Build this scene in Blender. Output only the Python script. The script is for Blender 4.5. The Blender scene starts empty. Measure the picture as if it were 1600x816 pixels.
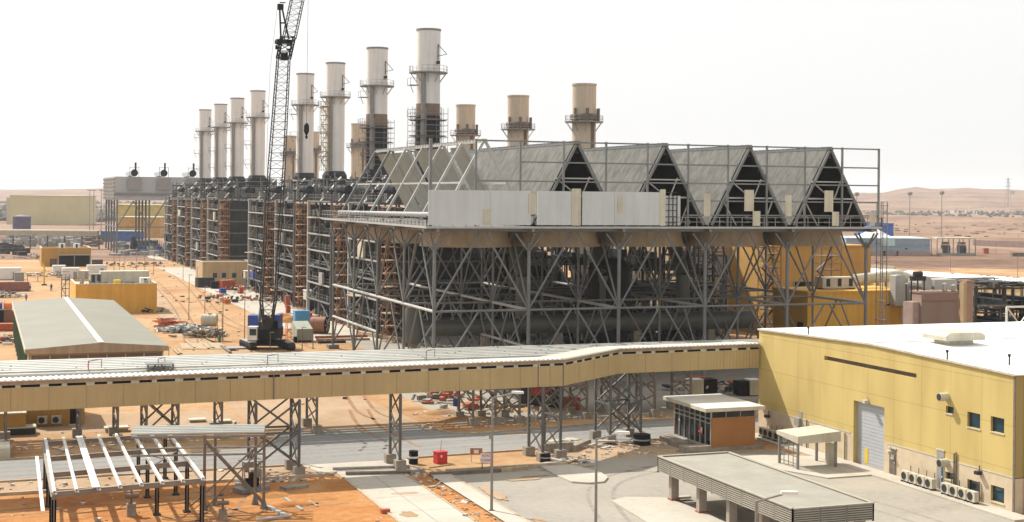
import bpy, bmesh, math, random
from mathutils import Vector, Matrix, noise
R = math.radians
rnd = random.Random(7)
sc = bpy.context.scene
col = sc.collection
# ------------------------------------------------------------------ camera model
# world X runs along the condenser front, world Y along the row of boilers (away from the viewer)
AZ, ROLL, FPX, CX, CY, H = .3525, .0093, 2255., 800., 305., 22.4
FW = Vector((math.sin(AZ), math.cos(AZ), 0)); RT = Vector((math.cos(AZ), -math.sin(AZ), 0)); UP = Vector((0, 0, 1))
CAM = Vector((0, 0, H))
def ray(px, py):
    dx, dy = px - CX, py - CY; c, s = math.cos(ROLL), math.sin(ROLL)
    u, v = dx*c + dy*s, -dx*s + dy*c
    return RT*(u/FPX) + FW - UP*(v/FPX)
def G(px, py, z=0.):
    d = ray(px, py); return CAM + d*((z - H)/d.z)
def D(px, py, Y): return CAM + ray(px, py)*Y
def onX(px, py, x): d = ray(px, py); return CAM + d*(x/d.x)
def onY(px, py, y): d = ray(px, py); return CAM + d*(y/d.y)
cam = bpy.data.cameras.new('camera'); co = bpy.data.objects.new('camera', cam); col.objects.link(co)
c_, s_ = math.cos(ROLL), math.sin(ROLL)
ci, cj = RT*c_ + UP*s_, RT*-s_ + UP*c_
m = Matrix.Identity(4)
for r in range(3): m[r][0], m[r][1], m[r][2], m[r][3] = ci[r], cj[r], -FW[r], CAM[r]
co.matrix_world = m
cam.sensor_width = 36; cam.lens = FPX/1600*36; cam.shift_y = -(408 - CY)/1600; cam.clip_start = .5; cam.clip_end = 20000
sc.camera = co
# ------------------------------------------------------------------ materials
def new_mat(name):
    m = bpy.data.materials.new(name); m.use_nodes = True
    return m, m.node_tree.nodes, m.node_tree.links, m.node_tree.nodes['Principled BSDF']
def ramp(N, stops):
    r = N.new('ShaderNodeValToRGB'); e = r.color_ramp.elements
    while len(e) < len(stops): e.new(.5)
    for k, (p, c) in enumerate(stops): e[k].position = p; e[k].color = (*c, 1)
    return r
MATS = {}
def mat(name, rgb, rough=.65, metal=0., var=.14, scale=.6, streak=0., bump=0., bscale=8., ribs=None, spec=.4):
    if name in MATS: return MATS[name]
    m, N, L, b = new_mat(name); b.inputs['Roughness'].default_value = rough; b.inputs['Metallic'].default_value = metal
    b.inputs['Specular IOR Level'].default_value = spec
    tc = N.new('ShaderNodeTexCoord')
    n1 = N.new('ShaderNodeTexNoise'); n1.inputs['Scale'].default_value = scale; n1.inputs['Detail'].default_value = 6; n1.inputs['Roughness'].default_value = .65
    L.new(tc.outputs['Object'], n1.inputs['Vector'])
    lo = tuple(max(0, x*(1 - var*1.5)) for x in rgb); hi = tuple(min(.9, x*(1 + var)) for x in rgb)
    r = ramp(N, [(.3, lo), (.68, hi)]); L.new(n1.outputs['Fac'], r.inputs['Fac'])
    out = r.outputs['Color']
    if streak:
        mp = N.new('ShaderNodeMapping'); mp.inputs['Scale'].default_value = (1.1, 1.1, .06); L.new(tc.outputs['Object'], mp.inputs['Vector'])
        n2 = N.new('ShaderNodeTexNoise'); n2.inputs['Scale'].default_value = 1.6; n2.inputs['Detail'].default_value = 4; L.new(mp.outputs['Vector'], n2.inputs['Vector'])
        r2 = ramp(N, [(.38, (1 - streak,)*3), (.6, (1, 1, 1))]); L.new(n2.outputs['Fac'], r2.inputs['Fac'])
        mx = N.new('ShaderNodeMixRGB'); mx.blend_type = 'MULTIPLY'; mx.inputs[0].default_value = 1
        L.new(out, mx.inputs[1]); L.new(r2.outputs['Color'], mx.inputs[2]); out = mx.outputs[0]
    L.new(out, b.inputs['Base Color'])
    h = None
    if ribs:
        axis, pitch = ribs
        w = N.new('ShaderNodeTexWave'); w.bands_direction = axis; w.inputs['Scale'].default_value = 1/pitch*.3183*1.0; w.wave_profile = 'SIN'
        L.new(tc.outputs['Object'], w.inputs['Vector']); h = w.outputs['Fac']; d = .03
    elif bump:
        n3 = N.new('ShaderNodeTexNoise'); n3.inputs['Scale'].default_value = bscale; n3.inputs['Detail'].default_value = 5
        L.new(tc.outputs['Object'], n3.inputs['Vector']); h = n3.outputs['Fac']; d = bump
    if h:
        bp = N.new('ShaderNodeBump'); bp.inputs['Distance'].default_value = d; bp.inputs['Strength'].default_value = .7
        L.new(h, bp.inputs['Height']); L.new(bp.outputs['Normal'], b.inputs['Normal'])
    MATS[name] = m; return m
def ground_mat(name, stops, s1, s2, bump=.05, rough=.95):
    m, N, L, b = new_mat(name); b.inputs['Roughness'].default_value = rough; b.inputs['Specular IOR Level'].default_value = .15
    tc = N.new('ShaderNodeTexCoord')
    a = N.new('ShaderNodeTexNoise'); a.inputs['Scale'].default_value = s1; a.inputs['Detail'].default_value = 8; a.inputs['Roughness'].default_value = .6; a.inputs['Distortion'].default_value = .6
    f = N.new('ShaderNodeTexNoise'); f.inputs['Scale'].default_value = s2; f.inputs['Detail'].default_value = 8; f.inputs['Roughness'].default_value = .75
    L.new(tc.outputs['Object'], a.inputs['Vector']); L.new(tc.outputs['Object'], f.inputs['Vector'])
    mx = N.new('ShaderNodeMath'); mx.operation = 'MULTIPLY_ADD'; mx.inputs[1].default_value = .45; L.new(f.outputs['Fac'], mx.inputs[0])
    sc_ = N.new('ShaderNodeMath'); sc_.operation = 'MULTIPLY'; sc_.inputs[1].default_value = .55; L.new(a.outputs['Fac'], sc_.inputs[0]); L.new(sc_.outputs[0], mx.inputs[2])
    r = ramp(N, stops); L.new(mx.outputs[0], r.inputs['Fac']); L.new(r.outputs['Color'], b.inputs['Base Color'])
    bp = N.new('ShaderNodeBump'); bp.inputs['Distance'].default_value = bump; L.new(f.outputs['Fac'], bp.inputs['Height']); L.new(bp.outputs['Normal'], b.inputs['Normal'])
    MATS[name] = m; return m
DIRT = ground_mat('orange_dirt', [(.33, (.22, .10, .038)), (.44, (.325, .182, .085)), (.52, (.385, .24, .125)), (.64, (.42, .30, .18))], .045, .7, .12)
REDD = ground_mat('red_dirt', [(.34, (.235, .078, .022)), (.45, (.345, .14, .042)), (.54, (.40, .195, .07)), (.66, (.42, .27, .14))], .16, 1.3, .12)
SAND = ground_mat('pale_sand', [(.36, (.28, .175, .095)), (.5, (.345, .24, .15)), (.64, (.38, .29, .205))], .12, 1.1, .06)
CONC = ground_mat('concrete_ground', [(.34, (.33, .285, .225)), (.5, (.41, .37, .31)), (.66, (.45, .42, .365))], .15, 1.7, .012)
ROAD = ground_mat('dusty_road', [(.34, (.185, .178, .168)), (.5, (.225, .217, .206)), (.62, (.25, .237, .215)), (.72, (.29, .24, .18))], .09, 1.5, .01)
LOT = ground_mat('dusty_lot', [(.36, (.21, .188, .158)), (.46, (.272, .248, .212)), (.54, (.30, .272, .228)), (.64, (.345, .30, .235))], .1, 1.8, .01)
KERB = mat('kerb_concrete', (.40,.31,.21), .9, var=.2, scale=1.2, bump=.02)
FOOT = mat('footing_concrete', (.26,.22,.175), .9, var=.25, scale=2, bump=.02)
CST = mat('condenser_steel', (.155,.16,.158), .55, var=.12)
CSTL = mat('pale_steel', (.36,.36,.34), .5, var=.1)
GALV = mat('galvanised_steel', (.22,.215,.205), .45, .3, var=.15, scale=2)
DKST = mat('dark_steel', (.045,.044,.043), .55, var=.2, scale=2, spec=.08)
BRST = mat('brown_steel', (.15,.118,.09), .6, var=.2, scale=1.5)
CLAD = mat('weathered_cladding', (.138,.134,.12), .75, .0, var=.15, scale=.3, streak=.33, spec=.12)
INNER = mat('gable_shade_black', (.004,.004,.004), .8, var=.2, spec=.08)  # near-black colour paints in the shade inside the open gables
SHEET = mat('greenish_sheet', (.25,.265,.23), .6, var=.1, scale=.5)
WIND = mat('white_cladding', (.48,.495,.49), .5, var=.05, scale=.3, streak=.07)
BEIGE = mat('beige_grp', (.34,.25,.155), .6, var=.12, scale=.6, streak=.2)
CREAM = mat('cream_panel', (.50,.46,.36), .6, var=.1, streak=.12)
GALL = mat('tan_gallery_cladding', (.415,.305,.143), .55, var=.05, scale=.25, streak=.06, ribs=('X', .35))
ROOFW = mat('white_roof_sheet', (.62,.59,.52), .5, var=.05, scale=.5, ribs=('X', .3))
TRAY = mat('tray_cover', (.47,.47,.43), .4, .35, var=.1, scale=.5)
WHITE = mat('white_paint', (.66,.65,.61), .5, var=.06, scale=1)
ROOFM = mat('white_membrane', (.84, .83, .80), .6, var=.03, scale=.15)
YEL = None
OCH = mat('ochre_wall', (.44,.245,.06), .8, var=.06, scale=.4, streak=.08)
OCHS = mat('orange_wall', (.64,.35,.06), .8, var=.06, scale=.4, streak=.1)
TANW = mat('tan_wall', (.42,.30,.17), .85, var=.07, scale=.5, streak=.1)
DADO = mat('stone_dado', (.52,.42,.29), .85, var=.1, scale=1)
GREENR = mat('grey_green_roof', (.178,.17,.13), .65, var=.08, scale=.15)
BROWN = mat('brown_glass', (.09, .065, .05), .25, var=.2)
BLACK = mat('black_metal', (.015, .015, .017), .5, var=.2, spec=.08)
DKGL = mat('dark_glass', (.018,.05,.07), .08, var=.2, spec=.6)
BLUE = mat('blue_paint', (.03, .07, .30), .45, var=.12)
LBLUE = mat('pale_blue_cladding', (.25,.32,.39), .6, var=.06)
CYAN = mat('cyan_sheet', (.08, .27, .47), .5, var=.1)
RED = mat('red_paint', (.50, .03, .025), .5, var=.15)
REDB = mat('red_primer', (.36, .085, .035), .7, var=.25, scale=2)
RUST = mat('rusty_scaffold', (.29,.13,.055), .75, var=.35, scale=1.4)
ORNG = mat('orange_plastic', (.62, .17, .03), .6, var=.12)
YELP = mat('yellow_paint', (.65, .45, .03), .55, var=.12)
SHELL = mat('stack_paint', (.66, .645, .62), .55, var=.05, scale=.3, streak=.1)
SHELLB = mat('beige_stack_paint', (.52,.425,.325), .65, var=.06, scale=.3, streak=.12)
PRIM = mat('brown_primer', (.20, .14, .10), .7, var=.1)
LAGG = mat('grey_blue_lagging', (.034,.035,.04), .6, var=.2, scale=1.2, spec=.08)
CASE = mat('boiler_casing', (.036,.04,.042), .6, var=.3, scale=.6, spec=.08)
DUCT = mat('dark_duct', (.085,.09,.078), .45, var=.15, scale=.4)
SILV = mat('bright_lagging', (.40,.40,.39), .3, .7, var=.12, scale=2)
TIMB = mat('timber', (.36,.27,.17), .85, var=.25, scale=2)
PURPL = mat('pinkish_block', (.36, .26, .225), .85, var=.1, scale=.8)
GREYW = mat('grey_wall', (.27,.26,.24), .8, var=.08)
GREEN = mat('green_tank', (.05, .12, .07), .6, var=.2)
SKIN = mat('skin', (.32, .18, .11), .6); CLOTH1 = mat('pale_shirt', (.62, .6, .58), .9); CLOTH2 = mat('dark_trousers', (.05, .05, .07), .9); CLOTH3 = mat('violet_clothes', (.22, .14, .32), .9)
def panel_wall(name, rgb, bw, bh):
    m, N, L, b = new_mat(name); b.inputs['Roughness'].default_value = .75
    tc = N.new('ShaderNodeTexCoord'); sx = N.new('ShaderNodeSeparateXYZ'); L.new(tc.outputs['Object'], sx.inputs[0])
    cb = N.new('ShaderNodeCombineXYZ'); L.new(sx.outputs['Y'], cb.inputs['X']); L.new(sx.outputs['Z'], cb.inputs['Y'])
    br = N.new('ShaderNodeTexBrick'); br.offset = 0; br.inputs['Scale'].default_value = 1; br.inputs['Brick Width'].default_value = bw; br.inputs['Row Height'].default_value = bh
    br.inputs['Mortar Size'].default_value = .024; br.inputs['Mortar Smooth'].default_value = .3; br.inputs['Bias'].default_value = -.3
    br.inputs['Color1'].default_value = (*rgb, 1); br.inputs['Color2'].default_value = (*(x*.955 for x in rgb), 1); br.inputs['Mortar'].default_value = (*(x*.66 for x in rgb), 1)
    L.new(cb.outputs[0], br.inputs['Vector'])
    n = N.new('ShaderNodeTexNoise'); n.inputs['Scale'].default_value = .5; n.inputs['Detail'].default_value = 7
    mp = N.new('ShaderNodeMapping'); mp.inputs['Scale'].default_value = (1, 1, .25); L.new(tc.outputs['Object'], mp.inputs['Vector']); L.new(mp.outputs['Vector'], n.inputs['Vector'])
    r = ramp(N, [(.34, (.86, .83, .79)), (.62, (1, 1, 1))]); L.new(n.outputs['Fac'], r.inputs['Fac'])
    mx = N.new('ShaderNodeMixRGB'); mx.blend_type = 'MULTIPLY'; mx.inputs[0].default_value = 1
    L.new(br.outputs['Color'], mx.inputs[1]); L.new(r.outputs['Color'], mx.inputs[2]); L.new(mx.outputs[0], b.inputs['Base Color'])
    MATS[name] = m; return m
YEL = panel_wall('yellow_panel_wall', (.51, .385, .133), 3.64, 3.1)
BLOCK = panel_wall('pink_block_wall', (.38, .275, .235), .8, .8)
# ------------------------------------------------------------------ mesh builder
class MB:
    def __init__(s): s.v = []; s.f = []
    def add(s, vs, fs):
        o = len(s.v); s.v += [Vector(v) for v in vs]; s.f += [tuple(i + o for i in f) for f in fs]; return s
    def box(s, x0, x1, y0, y1, z0, z1):
        return s.add([(x0,y0,z0),(x1,y0,z0),(x1,y1,z0),(x0,y1,z0),(x0,y0,z1),(x1,y0,z1),(x1,y1,z1),(x0,y1,z1)],
                     [(3,2,1,0),(4,5,6,7),(0,1,5,4),(1,2,6,5),(2,3,7,6),(3,0,4,7)])
    def cbox(s, c, dx, dy, z0, z1, rot=0.):
        q = [Vector((a*dx/2, b*dy/2, 0)) for a, b in ((-1,-1),(1,-1),(1,1),(-1,1))]
        cr, sr = math.cos(rot), math.sin(rot)
        q = [(c[0] + v.x*cr - v.y*sr, c[1] + v.x*sr + v.y*cr) for v in q]
        return s.prism(q, z0, z1)
    def prism(s, poly, z0, z1):
        n = len(poly); z0s = z0 if isinstance(z0, (list, tuple)) else [z0]*n; z1s = z1 if isinstance(z1, (list, tuple)) else [z1]*n
        vs = [(p[0], p[1], z) for p, z in zip(poly, z0s)] + [(p[0], p[1], z) for p, z in zip(poly, z1s)]
        return s.add(vs, [tuple(range(n - 1, -1, -1)), tuple(range(n, 2*n))] + [(i, (i + 1) % n, (i + 1) % n + n, i + n) for i in range(n)])
    def frame(s, a, b):
        a, b = Vector(a), Vector(b); d = (b - a).normalized()
        x = d.cross(UP)
        x = Vector((1, 0, 0)) if x.length < 1e-4 else x.normalized()
        return a, b, x, x.cross(d).normalized()
    def bar(s, a, b, w, h=None):
        h = h or w; a, b, x, y = s.frame(a, b); x = x*w/2; y = y*h/2
        return s.add([a-x-y, a+x-y, a+x+y, a-x+y, b-x-y, b+x-y, b+x+y, b-x+y],
                     [(3,2,1,0),(4,5,6,7),(0,1,5,4),(1,2,6,5),(2,3,7,6),(3,0,4,7)])
    def tube(s, a, b, r, n=8, r2=None, cap=True):
        r2 = r if r2 is None else r2; a, b, x, y = s.frame(a, b); vs = []
        for p, q in ((a, r), (b, r2)):
            for k in range(n): t = 2*math.pi*k/n; vs.append(p + x*(q*math.cos(t)) + y*(q*math.sin(t)))
        fs = [(i, (i + 1) % n, (i + 1) % n + n, i + n) for i in range(n)]
        if cap: fs += [tuple(range(n - 1, -1, -1)), tuple(range(n, 2*n))]
        return s.add(vs, fs)
    def path(s, pts, r, n=8):
        for a, b in zip(pts, pts[1:]): s.tube(a, b, r, n)
        return s
    def lathe(s, cx, cy, prof, n=24):          # prof: (r, z) from one end to the other; open ends are left open
        vs = [(cx + r*math.cos(2*math.pi*k/n), cy + r*math.sin(2*math.pi*k/n), z) for r, z in prof for k in range(n)]
        return s.add(vs, [(j*n + k, j*n + (k + 1) % n, (j + 1)*n + (k + 1) % n, (j + 1)*n + k) for j in range(len(prof) - 1) for k in range(n)])
    def quad(s, *p): return s.add(p, [tuple(range(len(p)))])
    def slab(s, pts, t):                        # a flat polygon given thickness t along its normal
        pts = [Vector(p) for p in pts]; n = (pts[1] - pts[0]).cross(pts[2] - pts[0]).normalized()*t; k = len(pts)
        return s.add(pts + [p + n for p in pts], [tuple(range(k - 1, -1, -1)), tuple(range(k, 2*k))] + [(i, (i + 1) % k, (i + 1) % k + k, i + k) for i in range(k)])
    def build(s, name, m, parent=None, smooth=False, label=None, kind=None):
        me = bpy.data.meshes.new(name); o = parent.get('_o') if parent else None
        off = root_loc(parent)
        me.from_pydata([v - off for v in s.v], [], s.f)
        bm = bmesh.new(); bm.from_mesh(me); bmesh.ops.recalc_face_normals(bm, faces=bm.faces[:])
        if smooth:
            for f in bm.faces: f.smooth = True
            for e in bm.edges:
                if len(e.link_faces) == 2 and e.calc_face_angle(0) > .7: e.smooth = False
        bm.to_mesh(me); bm.free()
        me.materials.append(m)
        ob = bpy.data.objects.new(name, me); col.objects.link(ob)
        if parent: ob.parent = parent
        if label: ob['label'] = label
        if kind: ob['kind'] = kind
        return ob
def build_multi(items, name, parent=None, kind=None):
    m0 = MB(); idx = []
    for k_, (b, mm) in enumerate(items): m0.add(b.v, b.f); idx += [k_]*len(b.f)
    o = m0.build(name, items[0][1], parent)
    for b, mm in items[1:]: o.data.materials.append(mm)
    o.data.polygons.foreach_set('material_index', idx)
    if kind: o['kind'] = kind
    return o
def root_loc(o):
    if o is None: return Vector((0, 0, 0))
    v = Vector((0, 0, 0))
    while o is not None: v = v + Vector(o.location); o = o.parent
    return v
def thing(name, label, cat, loc, group=None):
    o = bpy.data.objects.new(name, None); o.empty_display_size = .5; col.objects.link(o); o.location = loc
    o['label'] = label; o['category'] = cat
    if group: o['group'] = group
    return o
def single(mb, name, m, label, cat, loc, group=None, smooth=False):
    e = thing(name, label, cat, loc, group); off = Vector(loc)
    ob = mb.build(name, m, None, smooth); ob.data.transform(Matrix.Translation(-off)); ob.location = off
    bpy.data.objects.remove(e); ob.name = name
    ob['label'] = label; ob['category'] = cat
    if group: ob['group'] = group
    return ob
def struct(mb, name, m, kind='structure', smooth=False):
    o = mb.build(name, m, None, smooth); o['kind'] = kind; return o
def dup(root, loc, label=None, rotz=None, group=None):
    def cp(o, par):
        c = o.copy(); col.objects.link(c); c.parent = par
        for ch in list(o.children): cp(ch, c)
        return c
    c = cp(root, None); c.location = loc
    if rotz is not None: c.rotation_euler = (0, 0, rotz)
    if label: c['label'] = label
    if group: c['group'] = group
    return c
ORD = ['nearest', 'second nearest', 'third nearest', 'fourth nearest', 'fifth nearest', 'fourth farthest', 'third farthest', 'second farthest', 'farthest']
def V(x, y, z=0): return Vector((x, y, z))
def nz(x, y, z=0): return noise.noise(Vector((x, y, z)))
# ================================================================== SETTING
def hill(x, y):
    d = math.hypot(x, y); lat = (x*RT.x + y*RT.y)/max(1, x*FW.x + y*FW.y)   # sideways slope of the sight line
    z = 0
    right = max(0, min(1, (lat + .02)/.3))
    if d > 430: z += min(1, (d - 430)/500)*(1.3*nz(x*.004, y*.004) + .6*nz(x*.015, y*.015, 3))
    if d > 620: z += min(1, (d - 620)/700)*(.35 + .65*right)*(4*nz(x*.0035, y*.0035, 7) + 3.6*abs(nz(x*.011, y*.011, 2)) + 1.3*nz(x*.02, y*.02, 5) - 2)
    if d > 2600:
        t = min(1, (d - 2600)/1900); t = t*t*(3 - 2*t)
        z += t*((46 + 34*nz(lat*7, 4.2) + 16*nz(lat*17, 1.1) + 9*nz(lat*40, d*.0006))*(.55 + .6*right) + 8*nz(x*.002, y*.002, 5))
    return z
g = MB(); rings = [0, 20, 40, 60] + [60*1.027**k for k in range(1, 194)]; na = 240
for r in rings:
    for k in range(na + 1):
        a = R(-75 + 150*k/na) - AZ + math.pi/2
        x, y = r*math.cos(a), r*math.sin(a); g.v.append(Vector((x, y, hill(x, y))))
for j in range(len(rings) - 1):
    for k in range(na):
        i = j*(na + 1) + k; g.f.append((i, i + na + 1, i + na + 2, i + 1))
gr = struct(g, 'ground', DIRT, smooth=True)
DESERT = ground_mat('far_desert', [(.38, (.105, .058, .036)), (.46, (.178, .108, .072)), (.53, (.245, .155, .106)), (.62, (.29, .20, .145))], .008, .09, .5)
gr.data.materials.append(DESERT)
for f in gr.data.polygons:
    c0 = f.center
    if c0.dot(FW) > 470 + 25*nz(c0.x*.02, c0.y*.02): f.material_index = 1
def sheet(name, pts, z, m):
    return struct(MB().slab([V(p[0], p[1], z - .05) for p in pts], .05) if False else MB().quad(*[V(p[0], p[1], z) for p in pts]), name, m)
def pxs(*pp): return [G(*p) for p in pp]
# pale sandy tracks through the site
sheet('sandy_track', pxs((150,398),(200,396),(268,470),(300,520),(360,546),(470,600),(400,560),(330,545),(268,520),(232,470)), .004, SAND)
sheet('sandy_road', [(27,127),(39,127),(41,133),(39,160),(36,205),(26,205),(24.5,160),(24.5,133)], .005, SAND)
sheet('road', [(-45,117.4),(35,117.6),(52,119),(60,120.4),(60,130.4),(44,127.9),(41.3,129),(39.6,133.5),(26.4,133.5),(24.8,128.6),(23,127),(-45,126.6)], .009, ROAD)
sheet('service_road', [(60,122.2),(110,122.4),(110,131.6),(60,130.4)], .009, ROAD)
sheet('condenser_slab', [(44,134),(112,134),(112,240),(66,240),(52,214),(52,160),(44,160)], .006, LOT)
sheet('boiler_apron', [(47,214),(58,214),(58,520),(50,520)], .012, CONC)
sheet('foreground_dirt', [(-20,60),(27,60),(27,112.2),(-20,112.2)], .004, REDD)
sheet('roadside_dirt', [(-45,112.2),(34,112.2),(34,117.4),(-45,117.4)], .003, SAND)
sheet('concrete_path', [(27.05,55),(31.9,55),(31.9,112.4),(27.05,112.4)], .03, CONC)
sheet('dirt_strip', [(31.9,55),(33.7,55),(33.7,112),(31.9,112)], .006, REDD)
sheet('crossing_pad', [(26,112.6),(33,112.6),(34,117.5),(25,117.5)], .014, CONC)
sheet('pavement', [(33.7,55),(35.2,55),(35.2,110.5),(33.7,110.5)], .12, CONC)
sheet('parking_lot', [(35.2,55),(67.6,55),(67.6,100),(66.4,112),(60,113),(60,119.4),(52,119),(49,113.5),(46,110.6),(35.2,110.6)], .008, LOT)
sheet('kiosk_dirt', [(46,112.4),(60,112.6),(60,120.3),(52,119),(46,118.4)], .012, SAND)
sheet('dirt_yard', [(-45,139),(24,139),(24,150),(-45,150)], .007, SAND)
# joints of the concrete path
j = MB()
for y in range(58, 112, 5): j.box(27.05, 31.9, y, y + .05, .033, .036)
j.box(29.43, 29.5, 55, 112.4, .037, .040)
struct(j, 'path_joints', mat('joint_grey', (.27, .255, .23), .9))
k = MB()
def kerb(pts, w=.16, h=.13, z=0):
    for a, b in zip(pts, pts[1:]): k.bar(V(*a, z + h/2), V(*b, z + h/2), w, h)
kerb([(35.3,55),(35.3,110.6)]); kerb([(26.95,55),(26.95,112.4)], .2, .1); kerb([(32,55),(32,112.4)], .14, .06)
kerb([(-45,117.3),(25,117.4)]); kerb([(34,117.6),(52,118.9),(60,120.2)])
kerb([(-45,126.8),(23,127),(25,129),(26,134)]); kerb([(40,134),(41.5,129),(44,127.8),(60,130.5),(69,131)])
kerb([(-20,112.3),(26.5,112.4)], .3, .22); kerb([(35.3,110.7),(45.8,110.7)], .35, .3)
struct(k, 'kerbs', KERB)
def island(name, pts, h, m=CONC):
    return struct(MB().prism([(p.x, p.y) for p in pts], 0, h), name, m)
island('traffic_island', pxs((838,727),(868,722),(938,740),(950,748),(944,755),(920,757),(893,755),(870,745)), .14)
island('canopy_island', pxs((955,785),(978,779),(1040,780),(1100,802),(1200,850),(1140,870),(1060,850),(1000,812)), .14)
bsl = MB(); bsl.box(67.6, 69.28, 82, 120, 0, .14); bsl.prism([(63.5,99.2),(67.6,99.2),(67.6,108),(62,110.5),(60.6,106)], 0, .11)
struct(bsl, 'building_pavement', CONC)
def heap(p, rx, ry, h, mname, m, label=None):
    b = MB(); n = 16; ring = 7
    for jj in range(ring + 1):
        t = jj/ring
        for kk in range(n):
            a = 2*math.pi*kk/n; w = 1 + .28*nz(p.x + math.cos(a)*2, p.y + math.sin(a)*2, jj*.3)
            b.v.append(V(p.x + rx*(1 - t)*w*math.cos(a), p.y + ry*(1 - t)*w*math.sin(a), h*(1 - (1 - t)**1.7)*(1 + .2*nz(kk, jj, p.x)) - .02))
    for jj in range(ring):
        for kk in range(n): b.f.append((jj*n + kk, jj*n + (kk + 1) % n, (jj + 1)*n + (kk + 1) % n, (jj + 1)*n + kk))
    o = struct(b, mname, m, smooth=True); return o
for (px, py, rx, ry, h) in ((440,500,3,2.4,1.3),(452,503,2.2,2,1.1),(690,646,2.6,1.2,.45),(725,655,3.5,1.2,.4),(830,640,5,1.6,.35),(900,660,4,1,.3),(420,775,1.8,1.1,.4),(455,790,2,.8,.35),(345,700,3,1,.3),(290,705,3,1,.35),(640,640,2,1,.3),(700,735,2,.6,.2),(830,728,2,.6,.2)):
    heap(G(px, py), rx, ry, h, 'dirt_mound', REDD if px in (440,452,420,455) else DIRT)
# loose stones and scraps on the ground
def scatter(name, m, zones, n, smin, smax, seed):
    q = random.Random(seed); b = MB()
    for _ in range(n):
        n0 = len(b.v); z = q.choice(zones); x = q.uniform(z[0], z[1]); y = q.uniform(z[2], z[3]); s = q.uniform(smin, smax); a = q.uniform(0, 3)
        b.cbox((x, y), s*q.uniform(.6, 1.8), s, 0, s*q.uniform(.3, .8), a)
        for v in b.v[n0:]: v += V(q.uniform(-.3, .3)*s, q.uniform(-.3, .3)*s, q.uniform(-.12, .12)*s)
    return struct(b, name, m, 'stuff')
Z1 = [(-20,26.5,84,112),(-20,26,112.6,117),(46,59,112.8,119),(-40,24,127,142),(41,60,131,142),(31.9,33.7,84,112)]
scatter('loose_stones', mat('stone_scrap', (.42, .27, .16), .9, var=.3, scale=3), Z1, 520, .05, .22, 3)
scatter('scattered_scrap', mat('pale_scrap', (.5, .45, .38), .9, var=.4, scale=3), Z1 + [(-40,20,180,330),(20,50,200,300)], 420, .06, .35, 4)
scatter('site_scrap', mat('dark_scrap', (.17, .11, .075), .9, var=.4, scale=3), [(-60,30,150,420),(-120,0,300,560),(20,52,150,420)], 300, .12, .42, 5)
def ribbons(name, m, paths, w_, z, gap=1.9):
    b = MB()
    for pts in paths:
        pts = [V(*p) for p in pts]
        fine = []
        for i in range(len(pts) - 1):
            p0, p1, p2, p3 = pts[max(0, i - 1)], pts[i], pts[i + 1], pts[min(len(pts) - 1, i + 2)]
            for k_ in range(10):
                t = k_/10; fine.append(.5*((2*p1) + (p2 - p0)*t + (2*p0 - 5*p1 + 4*p2 - p3)*t*t + (3*p1 - p0 - 3*p2 + p3)*t**3))
        fine.append(pts[-1])
        for s in (-gap/2, gap/2):
            L_ = []
            for i, p in enumerate(fine):
                d = (fine[min(i + 1, len(fine) - 1)] - fine[max(i - 1, 0)]).normalized(); n = V(-d.y, d.x); c0 = p + n*s; ww = w_*(.55 + .45*abs(nz(p.x*.3, p.y*.3, s)) + .2); L_.append((c0 - n*ww/2, c0 + n*ww/2))
            for (a, c), (a2, c2) in zip(L_, L_[1:]): b.quad(V(a.x, a.y, z), V(a2.x, a2.y, z), V(c2.x, c2.y, z), V(c.x, c.y, z))
    return struct(b, name, m)
ribbons('tyre_marks', mat('worn_road', (.185, .175, .16), .9, var=.2, scale=1.5), [[(-45,121),(-10,120.6),(20,121),(50,123.5),(80,126)], [(-45,124.6),(0,124.4),(30,125),(60,127)], [(32,122),(33.5,126),(33,132)]], .4, .0135)
ribbons('yard_marks', mat('worn_yard', (.235, .21, .175), .9, var=.2, scale=1.5), [[(38,70),(41,90),(46,103),(56,109),(63,113)], [(62,78),(61,92),(57,103),(50,108)], [(44,60),(48,78),(56,90),(60,100)]], .36, .0125)
RUT = mat('wheel_rut', (.25, .13, .06), .95, var=.25, scale=1.2)
ribbons('wheel_ruts', RUT, [[(G(*p).x, G(*p).y) for p in pp] for pp in (((560,640),(580,668),(640,700)), ((480,545),(350,500),(300,450),(250,410),(215,395)), ((470,540),(390,480),(330,445),(290,425)), ((300,540),(290,500),(270,470),(240,440)), ((20,465),(60,458),(105,448),(160,430)), ((600,655),(570,640),(545,600)))], .45, .011)
ribbons('wheel_ruts', RUT, [[(-15,90),(0,94),(12,100),(25,103)], [(4,80),(12,92),(18,108)], [(-18,104),(2,106),(20,109)]], .4, .010)
ds = MB(); qq = random.Random(31)
for i_, (x, y, rx, ry) in enumerate([(qq.uniform(-40, 58), qq.choice((117.9, 126.2, 118.4)) , qq.uniform(1.5, 4.5), qq.uniform(.25, .7)) for _ in range(16)] + [(qq.uniform(36, 64), qq.uniform(106, 110), qq.uniform(1, 2.6), qq.uniform(.3, .8)) for _ in range(8)] + [(36.2, qq.uniform(75, 108), .6, qq.uniform(1, 3)) for _ in range(6)] + [(30, 104, 1.6, .5), (28.2, 97, .8, 1.2), (31, 90, .6, 1.6)]):
    n = 18; ds.add([V(x + rx*(.6 + .7*abs(nz(k_*.9, x, y)))*math.cos(k_*math.tau/n), y + ry*(.6 + .7*abs(nz(k_*.9, x, y)))*math.sin(k_*math.tau/n), .045 if 27 < x < 31.9 and y < 112 else .016 + .0015*i_) for k_ in range(n)], [tuple(range(n))])
struct(ds, 'drifted_sand', SAND)
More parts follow.
